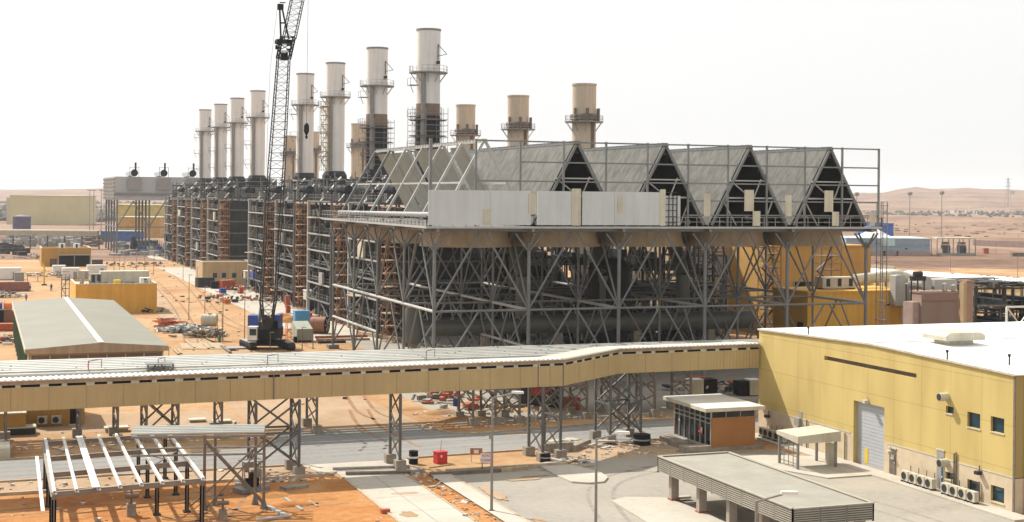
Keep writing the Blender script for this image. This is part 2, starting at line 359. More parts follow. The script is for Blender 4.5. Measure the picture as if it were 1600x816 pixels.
# ================================================================== CONDENSER (elevated, five bays wide and four deep)
NX, NY, WB, WA = 5, 4, 11.37, 12.35
X0, Y0 = -8.65*RT.x + 162.3*FW.x, -8.65*RT.y + 162.3*FW.y
ZB, ZD, ZA = 9.2, 18.5, 28.5
XE, YE = X0 + NX*WB, Y0 + NY*WA
A = thing('air_cooled_condenser', 'big raised grey steel condenser with black open gables in front', 'condenser', (X0, Y0, 0))
for i in range(NX + 1):
    for jj in range(NY + 1):
        x, y = X0 + i*WB, Y0 + jj*WA; b = MB()
        b.tube((x, y, .5), (x, y, ZD - 1.6), .21 if jj == 0 else .17, 10); b.box(x - .75, x + .75, y - .75, y + .75, 0, .55)
        for dx, dy in ((1.7, 0), (-1.7, 0), (0, 1.7), (0, -1.7)):
            if X0 - .1 <= x + dx <= XE + .1 and Y0 - .1 <= y + dy <= YE + .1 or True: b.bar((x, y, ZD - 2.6), (x + dx, y + dy, ZD - .5), .17)
        b.build('column', CST, A, True)
def edge_brace(p, q, gap=.0):
    p, q = Vector(p), Vector(q); mid = (p + q)/2; e = (q - p).normalized()*.35; b = MB()
    for s, t in ((p, -1), (q, 1)):
        b.tube((s.x, s.y, ZB), (mid.x + t*e.x, mid.y + t*e.y, ZD - .4), .125, 6)
        b.tube((s.x, s.y, .9), (mid.x + t*e.x, mid.y + t*e.y, ZB), .115, 6)
    return b.build('bracing', CST, A)
for jj in range(NY + 1):
    for i in range(NX): edge_brace((X0 + i*WB, Y0 + jj*WA, 0), (X0 + (i + 1)*WB, Y0 + jj*WA, 0))
for i in range(NX + 1):
    for jj in range(NY): edge_brace((X0 + i*WB, Y0 + jj*WA, 0), (X0 + i*WB, Y0 + (jj + 1)*WA, 0))
for jj in range(NY + 1): MB().tube((X0, Y0 + jj*WA, ZB), (XE, Y0 + jj*WA, ZB), .14, 8).build('tie_beam', CST, A)
for i in range(NX + 1): MB().tube((X0 + i*WB, Y0, ZB), (X0 + i*WB, YE, ZB), .18, 8).build('tie_beam', CSTL, A)
MB().tube((X0, Y0 + 2*WA, 4.66), (X0, YE, 4.66), .18, 8).build('tie_beam', CSTL, A)
MB().tube((X0 + WB, Y0, 4.9), (X0 + WB, Y0 + 2*WA, 4.9), .17, 8).build('tie_beam', CSTL, A)
# deck
OV = 1.35
b = MB(); b.box(X0 - OV, XE + OV, Y0 - OV, YE + OV, ZD + .12, ZD + .3); b.build('deck', GALV, A)
b = MB()
for jj in range(NY + 1): b.box(X0 - OV, XE + OV, Y0 + jj*WA - .15, Y0 + jj*WA + .15, ZD - .28, ZD + .1)
for i in range(NX + 1): b.box(X0 + i*WB - .15, X0 + i*WB + .15, Y0 - OV, YE + OV, ZD - .31, ZD + .08)
b.build('deck_beam', CST, A)
MB().box(X0 - OV, XE + OV, Y0 - OV - .08, Y0 - OV - .01, ZD + .1, ZD + .34).build('deck_fascia', CSTL, A)
MB().box(X0 - OV - .08, X0 - OV - .01, Y0 - OV - .08, YE + OV, ZD + .1, ZD + .34).build('deck_fascia', CSTL, A)
def rail(pts, z, par, m=GALV, step=1.6, h=1.1, r=.03, name='railing'):
    b = MB()
    for a, c in zip(pts, pts[1:]):
        a, c = V(a[0], a[1], z), V(c[0], c[1], z); n = max(1, int((c - a).length/step))
        for t in (h, h*.52): b.bar(a + V(0,0,t), c + V(0,0,t), r*1.5)
        for q in range(n + 1): p = a + (c - a)*(q/n); b.bar(p, p + V(0,0,h), r*1.6)
    return b.build(name, m, par)
rail([(X0 - OV, YE + OV), (X0 - OV, Y0 - OV), (XE + OV, Y0 - OV), (XE + OV, YE + OV)], ZD + .3, A, GALV, 1.5, 1.15, .05)
# fan rings below the deck
ring = None
for i in range(NX):
    for jj in range(NY):
        x, y = X0 + (i + .5)*WB, Y0 + (jj + .5)*WA
        if ring is None:
            b = MB(); b.lathe(x, y, [(5.0, ZD + .05), (5.02, ZD - .9), (5.25, ZD - 1.7), (5.5, ZD - 2.15), (5.42, ZD - 2.15), (5.15, ZD - 1.7), (4.92, ZD - .9), (4.9, ZD + .05)], 40)
            ring = b.build('fan_ring', BEIGE, A, True); rx, ry = x, y
            b = MB()
            for q in range(6):
                a = q*math.pi/3; b.slab([V(x + .5*math.cos(a), y + .5*math.sin(a), ZD - .7), V(x + 4.7*math.cos(a), y + 4.7*math.sin(a), ZD - .75), V(x + 4.7*math.cos(a + .14), y + 4.7*math.sin(a + .14), ZD - .6), V(x + .5*math.cos(a + .9), y + .5*math.sin(a + .9), ZD - .5)], .06)
            b.lathe(x, y, [(.02, ZD - .9), (.6, ZD - .8), (.6, ZD - .2), (.02, ZD - .1)], 14)
            fan = b.build('fan', DKST, ring); b = MB(); b.bar((x - 5.3, y, ZD - .3), (x + 5.3, y, ZD - .3), .35); b.build('fan_bridge', CST, ring)
        else:
            c = ring.copy(); col.objects.link(c); c.location = V(x - rx, y - ry)
            for ch in ring.children: d = ch.copy(); col.objects.link(d); d.parent = c
# A-frames: four clad ridges open to the front, one bare skeleton on the left
GF = Y0 - .4
def ridge_x(i): return X0 + (i + .5)*WB
HW = WB/2 - .25; ZE = ZD + .5
YB = Y0 + NY*WA - 2
for i in range(1, 5):
    xr = ridge_x(i)
    for s in (-1, 1):
        e0, e1 = V(xr + s*HW, GF, ZE), V(xr + s*HW, YB, ZE); r0, r1 = V(xr + s*.25, GF, ZA - .1), V(xr + s*.25, YB, ZA - .1)
        n = (e1 - e0).cross(r0 - e0).normalized()
        if n.x*s < 0: n = -n
        b = MB(); t = n*.12; b.add([e0, e1, r1, r0, e0 + t, e1 + t, r1 + t, r0 + t], [(0,1,2,3),(7,6,5,4),(0,4,5,1),(1,5,6,2),(2,6,7,3),(3,7,4,0)]); b.build('slope_cladding', CLAD, A)
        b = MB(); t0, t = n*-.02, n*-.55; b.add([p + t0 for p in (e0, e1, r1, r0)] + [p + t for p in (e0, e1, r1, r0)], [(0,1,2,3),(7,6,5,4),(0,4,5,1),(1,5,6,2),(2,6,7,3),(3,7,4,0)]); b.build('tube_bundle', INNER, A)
        b = MB(); b.bar(e0 + V(-s*.3, -.12, 0), r0 + V(-s*.12, -.12, -.1), .3, .3); b.build('gable_rafter', CST, A)
    b = MB(); b.box(xr - .45, xr + .45, GF - .1, YB, ZA - .12, ZA + .14)
    for q in range(40): yy = GF + (YB - GF)*q/40; b.box(xr - .38, xr + .38, yy, yy + .35, ZA + .14, ZA + .28)
    b.build('ridge_cap', CST, A)
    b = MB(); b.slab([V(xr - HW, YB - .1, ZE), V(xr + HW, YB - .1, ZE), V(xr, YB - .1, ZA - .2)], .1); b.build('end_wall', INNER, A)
    b = MB(); b.bar((xr - HW*.46, GF - .1, ZE + 5.4), (xr + HW*.46, GF - .1, ZE + 5.4), .16); b.bar((xr - 3.3, GF - .12, ZE + 3.3), (xr + 3.3, GF - .12, ZE + 3.3), .2)
    b.bar((xr - 2.6, GF - .1, ZE + 5.4), (xr + .2, GF - .1, ZE + 3.3), .14); b.bar((xr + 1.6, GF - .1, ZE + 5.6), (xr + .6, GF - .1, ZE + 3.3), .14)
    b.bar((xr - 3.6, GF - .1, ZE + 3), (xr - 1.8, GF - .1, ZE), .14); b.bar((xr + 3.2, GF - .1, ZE + 3), (xr + 2.0, GF - .1, ZE), .14); b.build('gable_strut', CSTL, A)
    q = random.Random(i)
    for _ in range(9): zz = ZE + q.uniform(.1, 1.2); xx = xr + q.uniform(-4.5, 4.5); MB().tube((xx, GF + .5, zz), (xx + q.uniform(-1.5, 1.5), GF + .6, zz), .12, 6).build('header_pipe', GALV, A)
    b = MB(); b.tube((xr, GF, ZA - .9), (xr, YB, ZA - .9), .3, 8); b.build('steam_header', DKST, A)
xr = ridge_x(0); st = 6
for q in range(st + 1):
    y = GF + (YB - GF)*q/st; b = MB()
    for s in (-1, 1): b.bar((xr + s*HW, y, ZE), (xr + s*.1, y, ZA), .26, .3)
    b.build('skeleton_frame', CSTL if q < 5 else CST, A)
b = MB()
for s in (-1, 1): b.bar((xr + s*HW*.5, GF, ZE + (ZA - ZE)*.5), (xr + s*HW*.5, YB, ZE + (ZA - ZE)*.5), .22)
b.bar((xr, GF - .3, ZA), (xr, YB + .3, ZA), .3)
for q in range(40): yy = GF + (YB - GF)*q/40; b.box(xr - .3, xr + .3, yy, yy + .3, ZA + .15, ZA + .27)
b.build('purlin', CSTL, A)
b = MB(); b.tube((xr - HW - .2, GF + 2, ZE + 1.1), (xr - HW - .2, YB - 1, ZE + .7), .3, 10); b.build('condensate_pipe', SILV, A, True)
for q in range(st):                                  # right hand slope: sheets with gaps between the frames
    y0 = GF + (YB - GF)*(q + .04)/st; y1 = GF + (YB - GF)*(q + (.97 if q not in (1, 3) else .7))/st
    if q == 0: continue
    MB().slab([V(xr + HW - .35, y0, ZE + .1), V(xr + HW - .35, y1, ZE + .1), V(xr + .2, y1, ZA - .45), V(xr + .2, y0, ZA - .45)], .08).build('inner_sheet', SHEET, A)
# wind wall along the front edge
WY = Y0 - OV + .25
posts = [X0 - .9 + (XE - X0 + 1.9)*q/11 for q in range(12)]
ZT = 28.55
for q, x in enumerate(posts):
    b = MB(); b.bar((x, WY, ZD + .3), (x, WY, ZT + (.15 if 0 < q < 11 else .1)), .34 if q == 0 else .22); b.build('wind_wall_post', CST, A)
for zz, x0 in ((ZT, posts[1]), (26.2, posts[2]), (24.0, posts[1]), (21.9, posts[6]), (20.2, posts[6])):
    MB().bar((x0, WY + .02, zz), (XE + 1, WY + .02, zz), .17).build('wind_wall_rail', CST, A)
PW = [(-.9, 9.6), (10.9, 14.2), (14.6, 18.9), (19.6, 25.0), (27.0, 32.3), (33.0, 39.7)]
edges = [onY(px, 325, WY).x for px in (668, 765, 765, 828, 838, 893, 908, 958, 970, 1031)]
for x0, x1 in ((edges[0], edges[1]), (edges[1] + .03, edges[3]), (edges[4], edges[5]), (edges[6], edges[7]), (edges[7] + .03, edges[9])):
    if x1 - x0 < .5: continue
    MB().box(x0, x1, WY - .32, WY - .2, ZD + .5, 22.9).build('wind_wall_panel', WIND, A)
for px0, px1, py0, py1 in ((826,838,302,334),(893,908,295,353),(755,767,327,352),(965,973,305,333),(1100,1110,303,338),(1163,1178,297,330),(1176,1188,330,354),(1288,1302,298,331),(1300,1311,331,354),(1031,1040,296,354),(1227,1237,305,338),(1359,1367,332,354)):
    a, c = onY(px0, py1, WY - .36), onY(px1, py0, WY - .36); MB().box(a.x, c.x, WY - .38, WY - .335, max(a.z, ZD + .45), c.z).build('infill_panel', CREAM, A)
b = MB()
x0, x1 = onY(1031, 325, WY).x, onY(1056, 325, WY).x
for q in range(5): b.bar((x0 + (x1 - x0)*q/4, WY - .3, ZD + .4), (x0 + (x1 - x0)*q/4, WY - .3, 22.6), .09)
for q in range(6): b.bar((x0, WY - .3, ZD + .8 + q*.72), (x1, WY - .3, ZD + .8 + q*.72), .08)
b.build('panel_frame', DKST, A)
MB().box(x0 + .1, x1 + .5, WY - .2, WY - .15, ZD + .5, 22.5).build('infill_panel', WIND, A)
# corner stair ladder tower on the right
b = MB(); lx, ly = XE + 1.9, Y0 - .6
for dx, dy in ((-.45,-.45),(.45,-.45),(.45,.45),(-.45,.45)): b.bar((lx + dx, ly + dy, 0), (lx + dx, ly + dy, ZD + 3.5), .09)
for q in range(44): b.bar((lx - .45, ly - .45, .5 + q*.5), (lx + .45, ly - .45, .5 + q*.5), .04)
for q in range(9): b.box(lx - .6, lx + .6, ly - .6, ly + .6, 2.4*q + 2.3, 2.4*q + 2.36)
b.build('ladder_tower', GALV, A)
# exhaust duct under the deck
DD = thing('exhaust_duct', 'fat dark horizontal exhaust duct lying under the raised condenser', 'duct', (X0 + 3, Y0 + 18, 0))
dy = Y0 + 17
b = MB(); b.tube((X0 + 3.4, dy, 5.7), (X0 + 16, dy, 5.7), 1.0, 24); b.tube((X0 + 16, dy, 5.7), (X0 + 19, dy, 5.9), 1.0, 24, 1.22); b.tube((X0 + 19, dy, 5.9), (X0 + 50, dy, 5.9), 1.22, 24)
for q in range(12): xx = X0 + 5 + q*3.8; rr = 1.05 if xx < X0 + 16 else 1.28; zz = 5.7 if xx < X0 + 16 else 5.9; b.tube((xx, dy, zz), (xx + .18, dy, zz), rr, 24)
b.build('duct_body', DUCT, DD, True)
b = MB(); b.tube((X0 + 2.6, dy, 4.0), (X0 + 2.6, dy, 8.4), 1.45, 20, 1.0); b.tube((X0 + 2.2, dy, 6), (X0 + 4.2, dy, 5.7), 1.05, 20); b.build('duct_elbow', DUCT, DD, True)
for xx in (X0 + 2.8, X0 + 12, X0 + 22, X0 + 33, X0 + 44): MB().bar((xx, dy, 0), (xx, dy, 4.8), 1.0, .8).build('saddle_support', FOOT, DD)
for xx in (ridge_x(1), ridge_x(2), ridge_x(3)): MB().path([V(xx, dy, 7), V(xx, dy, 12), V(xx, dy + 3, 16), V(xx, dy + 3, ZD)], .9, 14).build('riser', DUCT, DD, True)
TX = D(952, 440, 190)
T = thing('turbine_exhaust_hood', 'big black ribbed drum standing behind the condenser legs', 'exhaust hood', (TX.x, TX.y, 0))
b = MB(); b.lathe(TX.x, TX.y, [(.05, 14.3), (1.8, 14.2), (2.5, 13.4), (2.9, 11), (2.9, 8), (2.6, 6.6), (2.4, 1.5)], 26); b.build('hood_body', BLACK, T, True)
b = MB()
for q in range(13): a = q*math.pi*2/13; b.bar((TX.x + 2.95*math.cos(a), TX.y + 2.95*math.sin(a), 6.8), (TX.x + 2.6*math.cos(a), TX.y + 2.6*math.sin(a), 13.6), .12)
b.build('rib', DKST, T)
b = MB(); b.box(TX.x - 3.4, TX.x + 3.4, TX.y - 3, TX.y + 3, 0, 1.5); b.build('plinth', FOOT, T)
# ------------------------------------------------------------------ dark pipe racks and plant seen through the legs
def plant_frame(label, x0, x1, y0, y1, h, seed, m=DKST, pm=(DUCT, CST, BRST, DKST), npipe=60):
    q = random.Random(seed); t = thing('pipe_module', label, 'pipe rack', (x0, y0, 0), 'pipe racks behind the condenser legs')
    nx = max(2, int((x1 - x0)/6)); lev = int(h/3.2)
    for i in range(nx + 1):
        b = MB(); x = x0 + (x1 - x0)*i/nx
        for y in (y0, y1): b.bar((x, y, 0), (x, y, h), .3)
        for l in range(1, lev + 1): b.bar((x, y0, l*h/lev), (x, y1, l*h/lev), .25)
        b.bar((x, y0, 0), (x, y1, h/lev), .14); b.bar((x, y1, h/lev), (x, y0, 2*h/lev), .14)
        b.build('frame', m, t)
    for l in range(1, lev + 1):
        for y in (y0, y1): MB().bar((x0, y, l*h/lev), (x1, y, l*h/lev), .24).build('longitudinal_beam', m, t)
    npipe = min(npipe, 98)
    for k_, pmat in enumerate(pm):
        for _ in range(npipe//len(pm)):
            b = MB()
            l = q.randint(1, lev); z = l*h/lev + q.uniform(.1, .9); y = q.uniform(y0, y1); a, c = sorted((q.uniform(x0, x1), q.uniform(x0, x1)))
            r = q.choice((.06, .09, .12, .18, .28)); b.tube((a, y, z), (c, y, z), r, 7)
            if q.random() < .6: b.tube((c, y, z), (c, y, max(.2, z - q.uniform(1, 5))), r, 7)
            if q.random() < .4: b.tube((a, y, z), (a, y0 - .5, z), r, 7)
            b.build('pipe', pmat, t)
    for _ in range(16):
        b = MB(); l = q.randint(0, lev - 1); x = q.uniform(x0, x1 - 2); b.box(x, x + q.uniform(.8, 2.6), y0 + .5, y1 - .5, l*h/lev + .15, l*h/lev + q.uniform(.8, 2.3))
        b.build('equipment', CASE, t)
    for l in range(1, lev + 1): rail([(x0, y0 - .15), (x1, y0 - .15)], l*h/lev + .1, t, m, 2.0)
    return t
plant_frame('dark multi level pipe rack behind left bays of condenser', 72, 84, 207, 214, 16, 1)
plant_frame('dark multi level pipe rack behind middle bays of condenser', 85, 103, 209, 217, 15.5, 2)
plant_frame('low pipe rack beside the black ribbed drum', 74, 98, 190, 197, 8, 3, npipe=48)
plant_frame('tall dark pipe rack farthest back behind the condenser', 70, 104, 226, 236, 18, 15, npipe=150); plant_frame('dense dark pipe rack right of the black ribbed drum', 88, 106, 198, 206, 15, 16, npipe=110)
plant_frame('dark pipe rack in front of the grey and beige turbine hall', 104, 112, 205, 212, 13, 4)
# ================================================================== STACKS AND BOILERS
PITCH = 32.
XF = 57.8
def make_stack(x, y, label, top=49.8, d=3.9, base=21., m=SHELL, lag=None, group='white exhaust stacks in a row', beige=False):
    t = thing('exhaust_stack', label, 'chimney stack', (x, y, 0 if beige else base), group); r = d/2
    b = MB()
    def cyl(z0, z1, rr, mm, nm, par=t):
        bb = MB(); bb.lathe(x, y, [(rr - .25, z0), (rr, z0), (rr, z1), (rr - .25, z1), (rr - .25, z1 - 3)], 32); return bb.build(nm, mm, par, True)
    z0 = 0 if beige else base + 6.2
    if lag:
        zl, zp = lag; cyl(z0, zl, r + .05, LAGG, 'lagging'); cyl(zl, zp, r + .02, PRIM, 'primed_section'); cyl(zp, top, r, m, 'shell')
    else: cyl(z0, top, r, m, 'shell')
    MB().lathe(x, y, [(r + .02, top - .35), (r + .1, top - .3), (r + .1, top), (r - .2, top + .02)], 32).build('rim', GALV if not beige else m, t, True)
    zp = top - (7.4 if not beige else 6.6)
    b = MB(); b.lathe(x, y, [(r, zp), (r + 1.25, zp), (r + 1.25, zp + .2), (r, zp + .2)], 32)
    for q in range(10): a = q*math.pi/5; b.bar((x + (r + 1.1)*math.cos(a), y + (r + 1.1)*math.sin(a), zp), (x + r*math.cos(a), y + r*math.sin(a), zp - 1.5), .075)
    p = b.build('gallery', GALV, t)
    b = MB()
    for q in range(20): a = q*math.pi/10; b.bar((x + (r + 1.2)*math.cos(a), y + (r + 1.2)*math.sin(a), zp), (x + (r + 1.2)*math.cos(a), y + (r + 1.2)*math.sin(a), zp + 1.2), .045)
    for zz in (.6, 1.2): b.path([V(x + (r + 1.2)*math.cos(q*math.pi/10), y + (r + 1.2)*math.sin(q*math.pi/10), zp + zz) for q in range(21)], .026, 4)
    b.build('railing', GALV, p)
    if beige:
        b = MB(); b.lathe(x, y, [(r, zp + .4), (r + .35, zp + .5), (r + .35, zp + 1.4), (r, zp + 1.5)], 32); b.build('collar', BRST, t, True)
        for a in (R(-150), R(-100), R(-40), R(0)): MB().box(x + (r + .5)*math.cos(a) - .2, x + (r + .5)*math.cos(a) + .2, y + (r + .5)*math.sin(a) - .2, y + (r + .5)*math.sin(a) + .2, zp + .2, zp + 2.4).build('sampling_box', BRST, t)
        a = R(-70); b = MB(); b.bar((x + (r + .2)*math.cos(a), y + (r + .2)*math.sin(a), 1), (x + (r + .2)*math.cos(a), y + (r + .2)*math.sin(a), zp), .45, .2)
        b.build('ladder', BRST, t)
        return t
    a = R(-128); lx, ly = x + (r + .28)*math.cos(a), y + (r + .28)*math.sin(a)
    b = MB(); b.tube((lx, ly, z0), (lx, ly, zp), .42, 8); b.build('caged_ladder', GALV, t)
    a = R(-160)
    nst = int((zp - z0)/5.2)
    for q in range(nst):
        b = MB(); zz = z0 + 3 + q*5.2; cx, cy = x + (r + .9)*math.cos(a), y + (r + .9)*math.sin(a); b.box(cx - .9, cx + .6, cy - .9, cy + .9, zz, zz + .12)
        for ddx, ddy in ((-.9, -.9), (-.9, .9), (.6, -.9)): b.bar((cx + ddx, cy + ddy, zz), (cx + ddx, cy + ddy, zz + 1.2), .06)
        b.bar((cx - .9, cy - .9, zz + 1.2), (cx - .9, cy + .9, zz + 1.2), .06); b.bar((cx - .9, cy - .9, zz + 1.2), (cx + .6, cy - .9, zz + 1.2), .06)
        b.bar((cx - .9, cy - .9, zz), (cx - .2, cy - .2, zz - 1.2), .08)
        b.build('ladder_platform', GALV, t)
    a = R(-55); hx, hy = x + r*math.cos(a), y + r*math.sin(a); ox, oy = hx + 1.3*RT.x, hy + 1.3*RT.y - .6
    b = MB(); b.bar((hx, hy - .1, top - 2.6), (hx, hy - .1, top - 5.2), .1); b.bar((hx, hy - .1, top - 2.7), (ox, oy, top - 4.3), .09); b.bar((hx, hy - .1, top - 4.6), (ox, oy, top - 4.3), .09); b.box(hx - .25, hx + .25, hy - .4, hy, top - 5.9, top - 5.4)
    b.build('davit', DKST, t)
    # dark breeching box at the foot
    b = MB(); w = 2.7; b.prism([(x - w, y - w), (x + w, y - w), (x + w, y + w), (x - w, y + w)], base, base + 4.6); b.lathe(x, y, [(2.6, base + 4.6), (2.6, base + 5.4), (r + .08, base + 6.3), (r - .2, base + 6.3)], 24); b.build('breeching', CASE if not lag else LAGG, t)
    b = MB()
    for zz in (1.2, 2.9, 4.5): b.box(x - w - .3, x + w + .3, y - w - .3, y + w + .3, base + zz, base + zz + .2)
    b.box(x - w - .5, x - w, y - 1, y + 1, base + .6, base + 2.4); b.box(x - 1, x + 1, y - w - .4, y - w, base + 1.6, base + 2.8); b.build('stiffener', GALV, t)
    return t
def scaffold_ring(x, y, z0, z1, r, label):
    t = thing('stack_scaffold', label, 'scaffolding', (x, y, z0), 'scaffolding round the stacks'); b = MB(); n = 4
    pts = []
    for q in range(8): a = q*math.pi/4 + .39; pts.append((x + r*math.cos(a)*1.05, y + r*math.sin(a)*1.05)); pts.append((x + (r + 1.)*math.cos(a)*1.05, y + (r + 1.)*math.sin(a)*1.05))
    for p in pts: b.bar((*p, z0), (*p, z1), .07)
    b.build('standard', GALV, t)
    b = MB(); zz = z0 + .4
    while zz < z1:
        for rr in (0, 1):
            ring_ = [pts[2*q + rr] for q in range(8)]
            for q in range(8): b.bar((*ring_[q], zz), (*ring_[(q + 1) % 8], zz), .055)
        zz += 1.0
    b.build('ledger', GALV, t)
    zz = z0 + 2
    while zz < z1:
        MB().lathe(x, y, [(r + .1, zz), (r + 1.1, zz), (r + 1.1, zz + .1), (r + .1, zz + .1)], 8).build('working_platform', TIMB if int(zz) % 2 else BRST, t); zz += 2.6
    return t
SLOTS = (0, 1, 2, 3, 5, 6, 7, 8)
STP = [(668,36,47),(588,33,76),(523,29,99),(476,25.5,118),None,(402,22.5,144),(370,20.5,156),(344,19.5,165),(320,18.5,174)]
stack_xy = {}
def stack_pos(px, X):           # where the sight line of the photo meets the row X = const
    p = onX(px, 250, X); return p.x, p.y
for n_, k_ in enumerate(SLOTS):
    x, y = stack_pos(STP[k_][0], 70.)
    stack_xy[k_] = (x, y)
    who = ('tall grey white stack with dark scaffolded base, nearest and largest', 'second white stack, its lower third dark and scaffolded', 'third white stack, yellowish scaffold up its left side', 'white stack with the crane hook hanging in front', 'white stack just left of the crane boom', 'white stack second left of the crane boom', 'second stack from the far left end', 'small white stack at far left end of the row')[n_]
    lag = {0: (35.5, 37.5), 1: (35.2, 37.4)}.get(k_)
    make_stack(x, y, who, 50.0, 4.0, 20.8, SHELL, lag)
scaffold_ring(*stack_xy[0], 27.5, 36.9, 2.2, 'scaffold rings round the nearest dark based stack')
scaffold_ring(*stack_xy[1], 27.5, 36.4, 2.2, 'scaffold rings round the second dark based stack')
x, y = stack_xy[2]
def scaffold_tower(x, y, z0, z1, w, d, label, m=RUST, step=2.0, pm=TIMB, group='scaffold stair towers', inner=True):
    t = thing('scaffold_tower', label, 'scaffolding', (x, y, z0), group); b = MB()
    for dx in (-w/2, 0, w/2):
        for dy in (-d/2, d/2): b.bar((x + dx, y + dy, z0), (x + dx, y + dy, z1), .08)
    b.build('standard', m, t); b = MB(); zz = z0 + .3; q = 0
    while zz < z1:
        for dy in (-d/2, d/2):
            b.bar((x - w/2, y + dy, zz), (x + w/2, y + dy, zz), .07); b.bar((x - w/2, y + dy, zz + 1), (x + w/2, y + dy, zz + 1), .05)
        for dx in (-w/2, w/2): b.bar((x + dx, y - d/2, zz), (x + dx, y + d/2, zz), .07); b.bar((x + dx, y - d/2, zz + 1), (x + dx, y + d/2, zz + 1), .05)
        s = 1 if q % 2 else -1
        b.bar((x - s*w/2, y - d/2, zz), (x + s*w/2, y - d/2, min(z1, zz + step)), .06); b.bar((x - w/2, y - s*d/2, zz), (x - w/2, y + s*d/2, min(z1, zz + step)), .06); q += 1; zz += step
    b.build('ledger', m, t)
    zz = z0 + .3 + step; q = 0
    while zz < z1:
        s = 1 if q % 2 else -1; MB().box(x - w/2, x + w/2, y - d/2 if s > 0 else y - .2, y + d/2, zz, zz + .1).build('plank_deck', pm, t); q += 1; zz += step
    b = MB(); zz = z0 + .3; q = 0
    while zz + step < z1:
        s = 1 if q % 2 else -1; b.bar((x - s*w*.42, y + d*.2, zz), (x + s*w*.42, y + d*.2, zz + step), .5, .08); q += 1; zz += step
    b.build('stair_flight', m, t)
    return t
SCY = mat('yellowed_scaffold', (.38, .30, .16), .7, var=.3)
scaffold_tower(x - 2.6, y - 1.5, 27, 41.5, 1.6, 1.6, 'yellowish scaffold tower climbing the third white stack', SCY, 1.9, SCY)
for n_, (px, top) in enumerate([(912,131),(809,150),(727,165),(560,195),(488,208),(453,213)]):
    x, y = stack_pos(px, 96.) if False else (onX(px, 250, 96.).x, onX(px, 250, 96.).y)
    lab = ('squat beige stack furthest right above the condenser', 'beige stack in the middle of the three above the condenser', 'smaller beige stack just right of the nearest white stack', 'beige stack half hidden by the second white stack', 'beige stack half hidden behind the crane hook stack', 'beige stack seen through the crane boom')[n_]
    make_stack(x, y, lab, 41.4, 4.05, 0, SHELLB, None, 'beige bypass stacks behind', True)
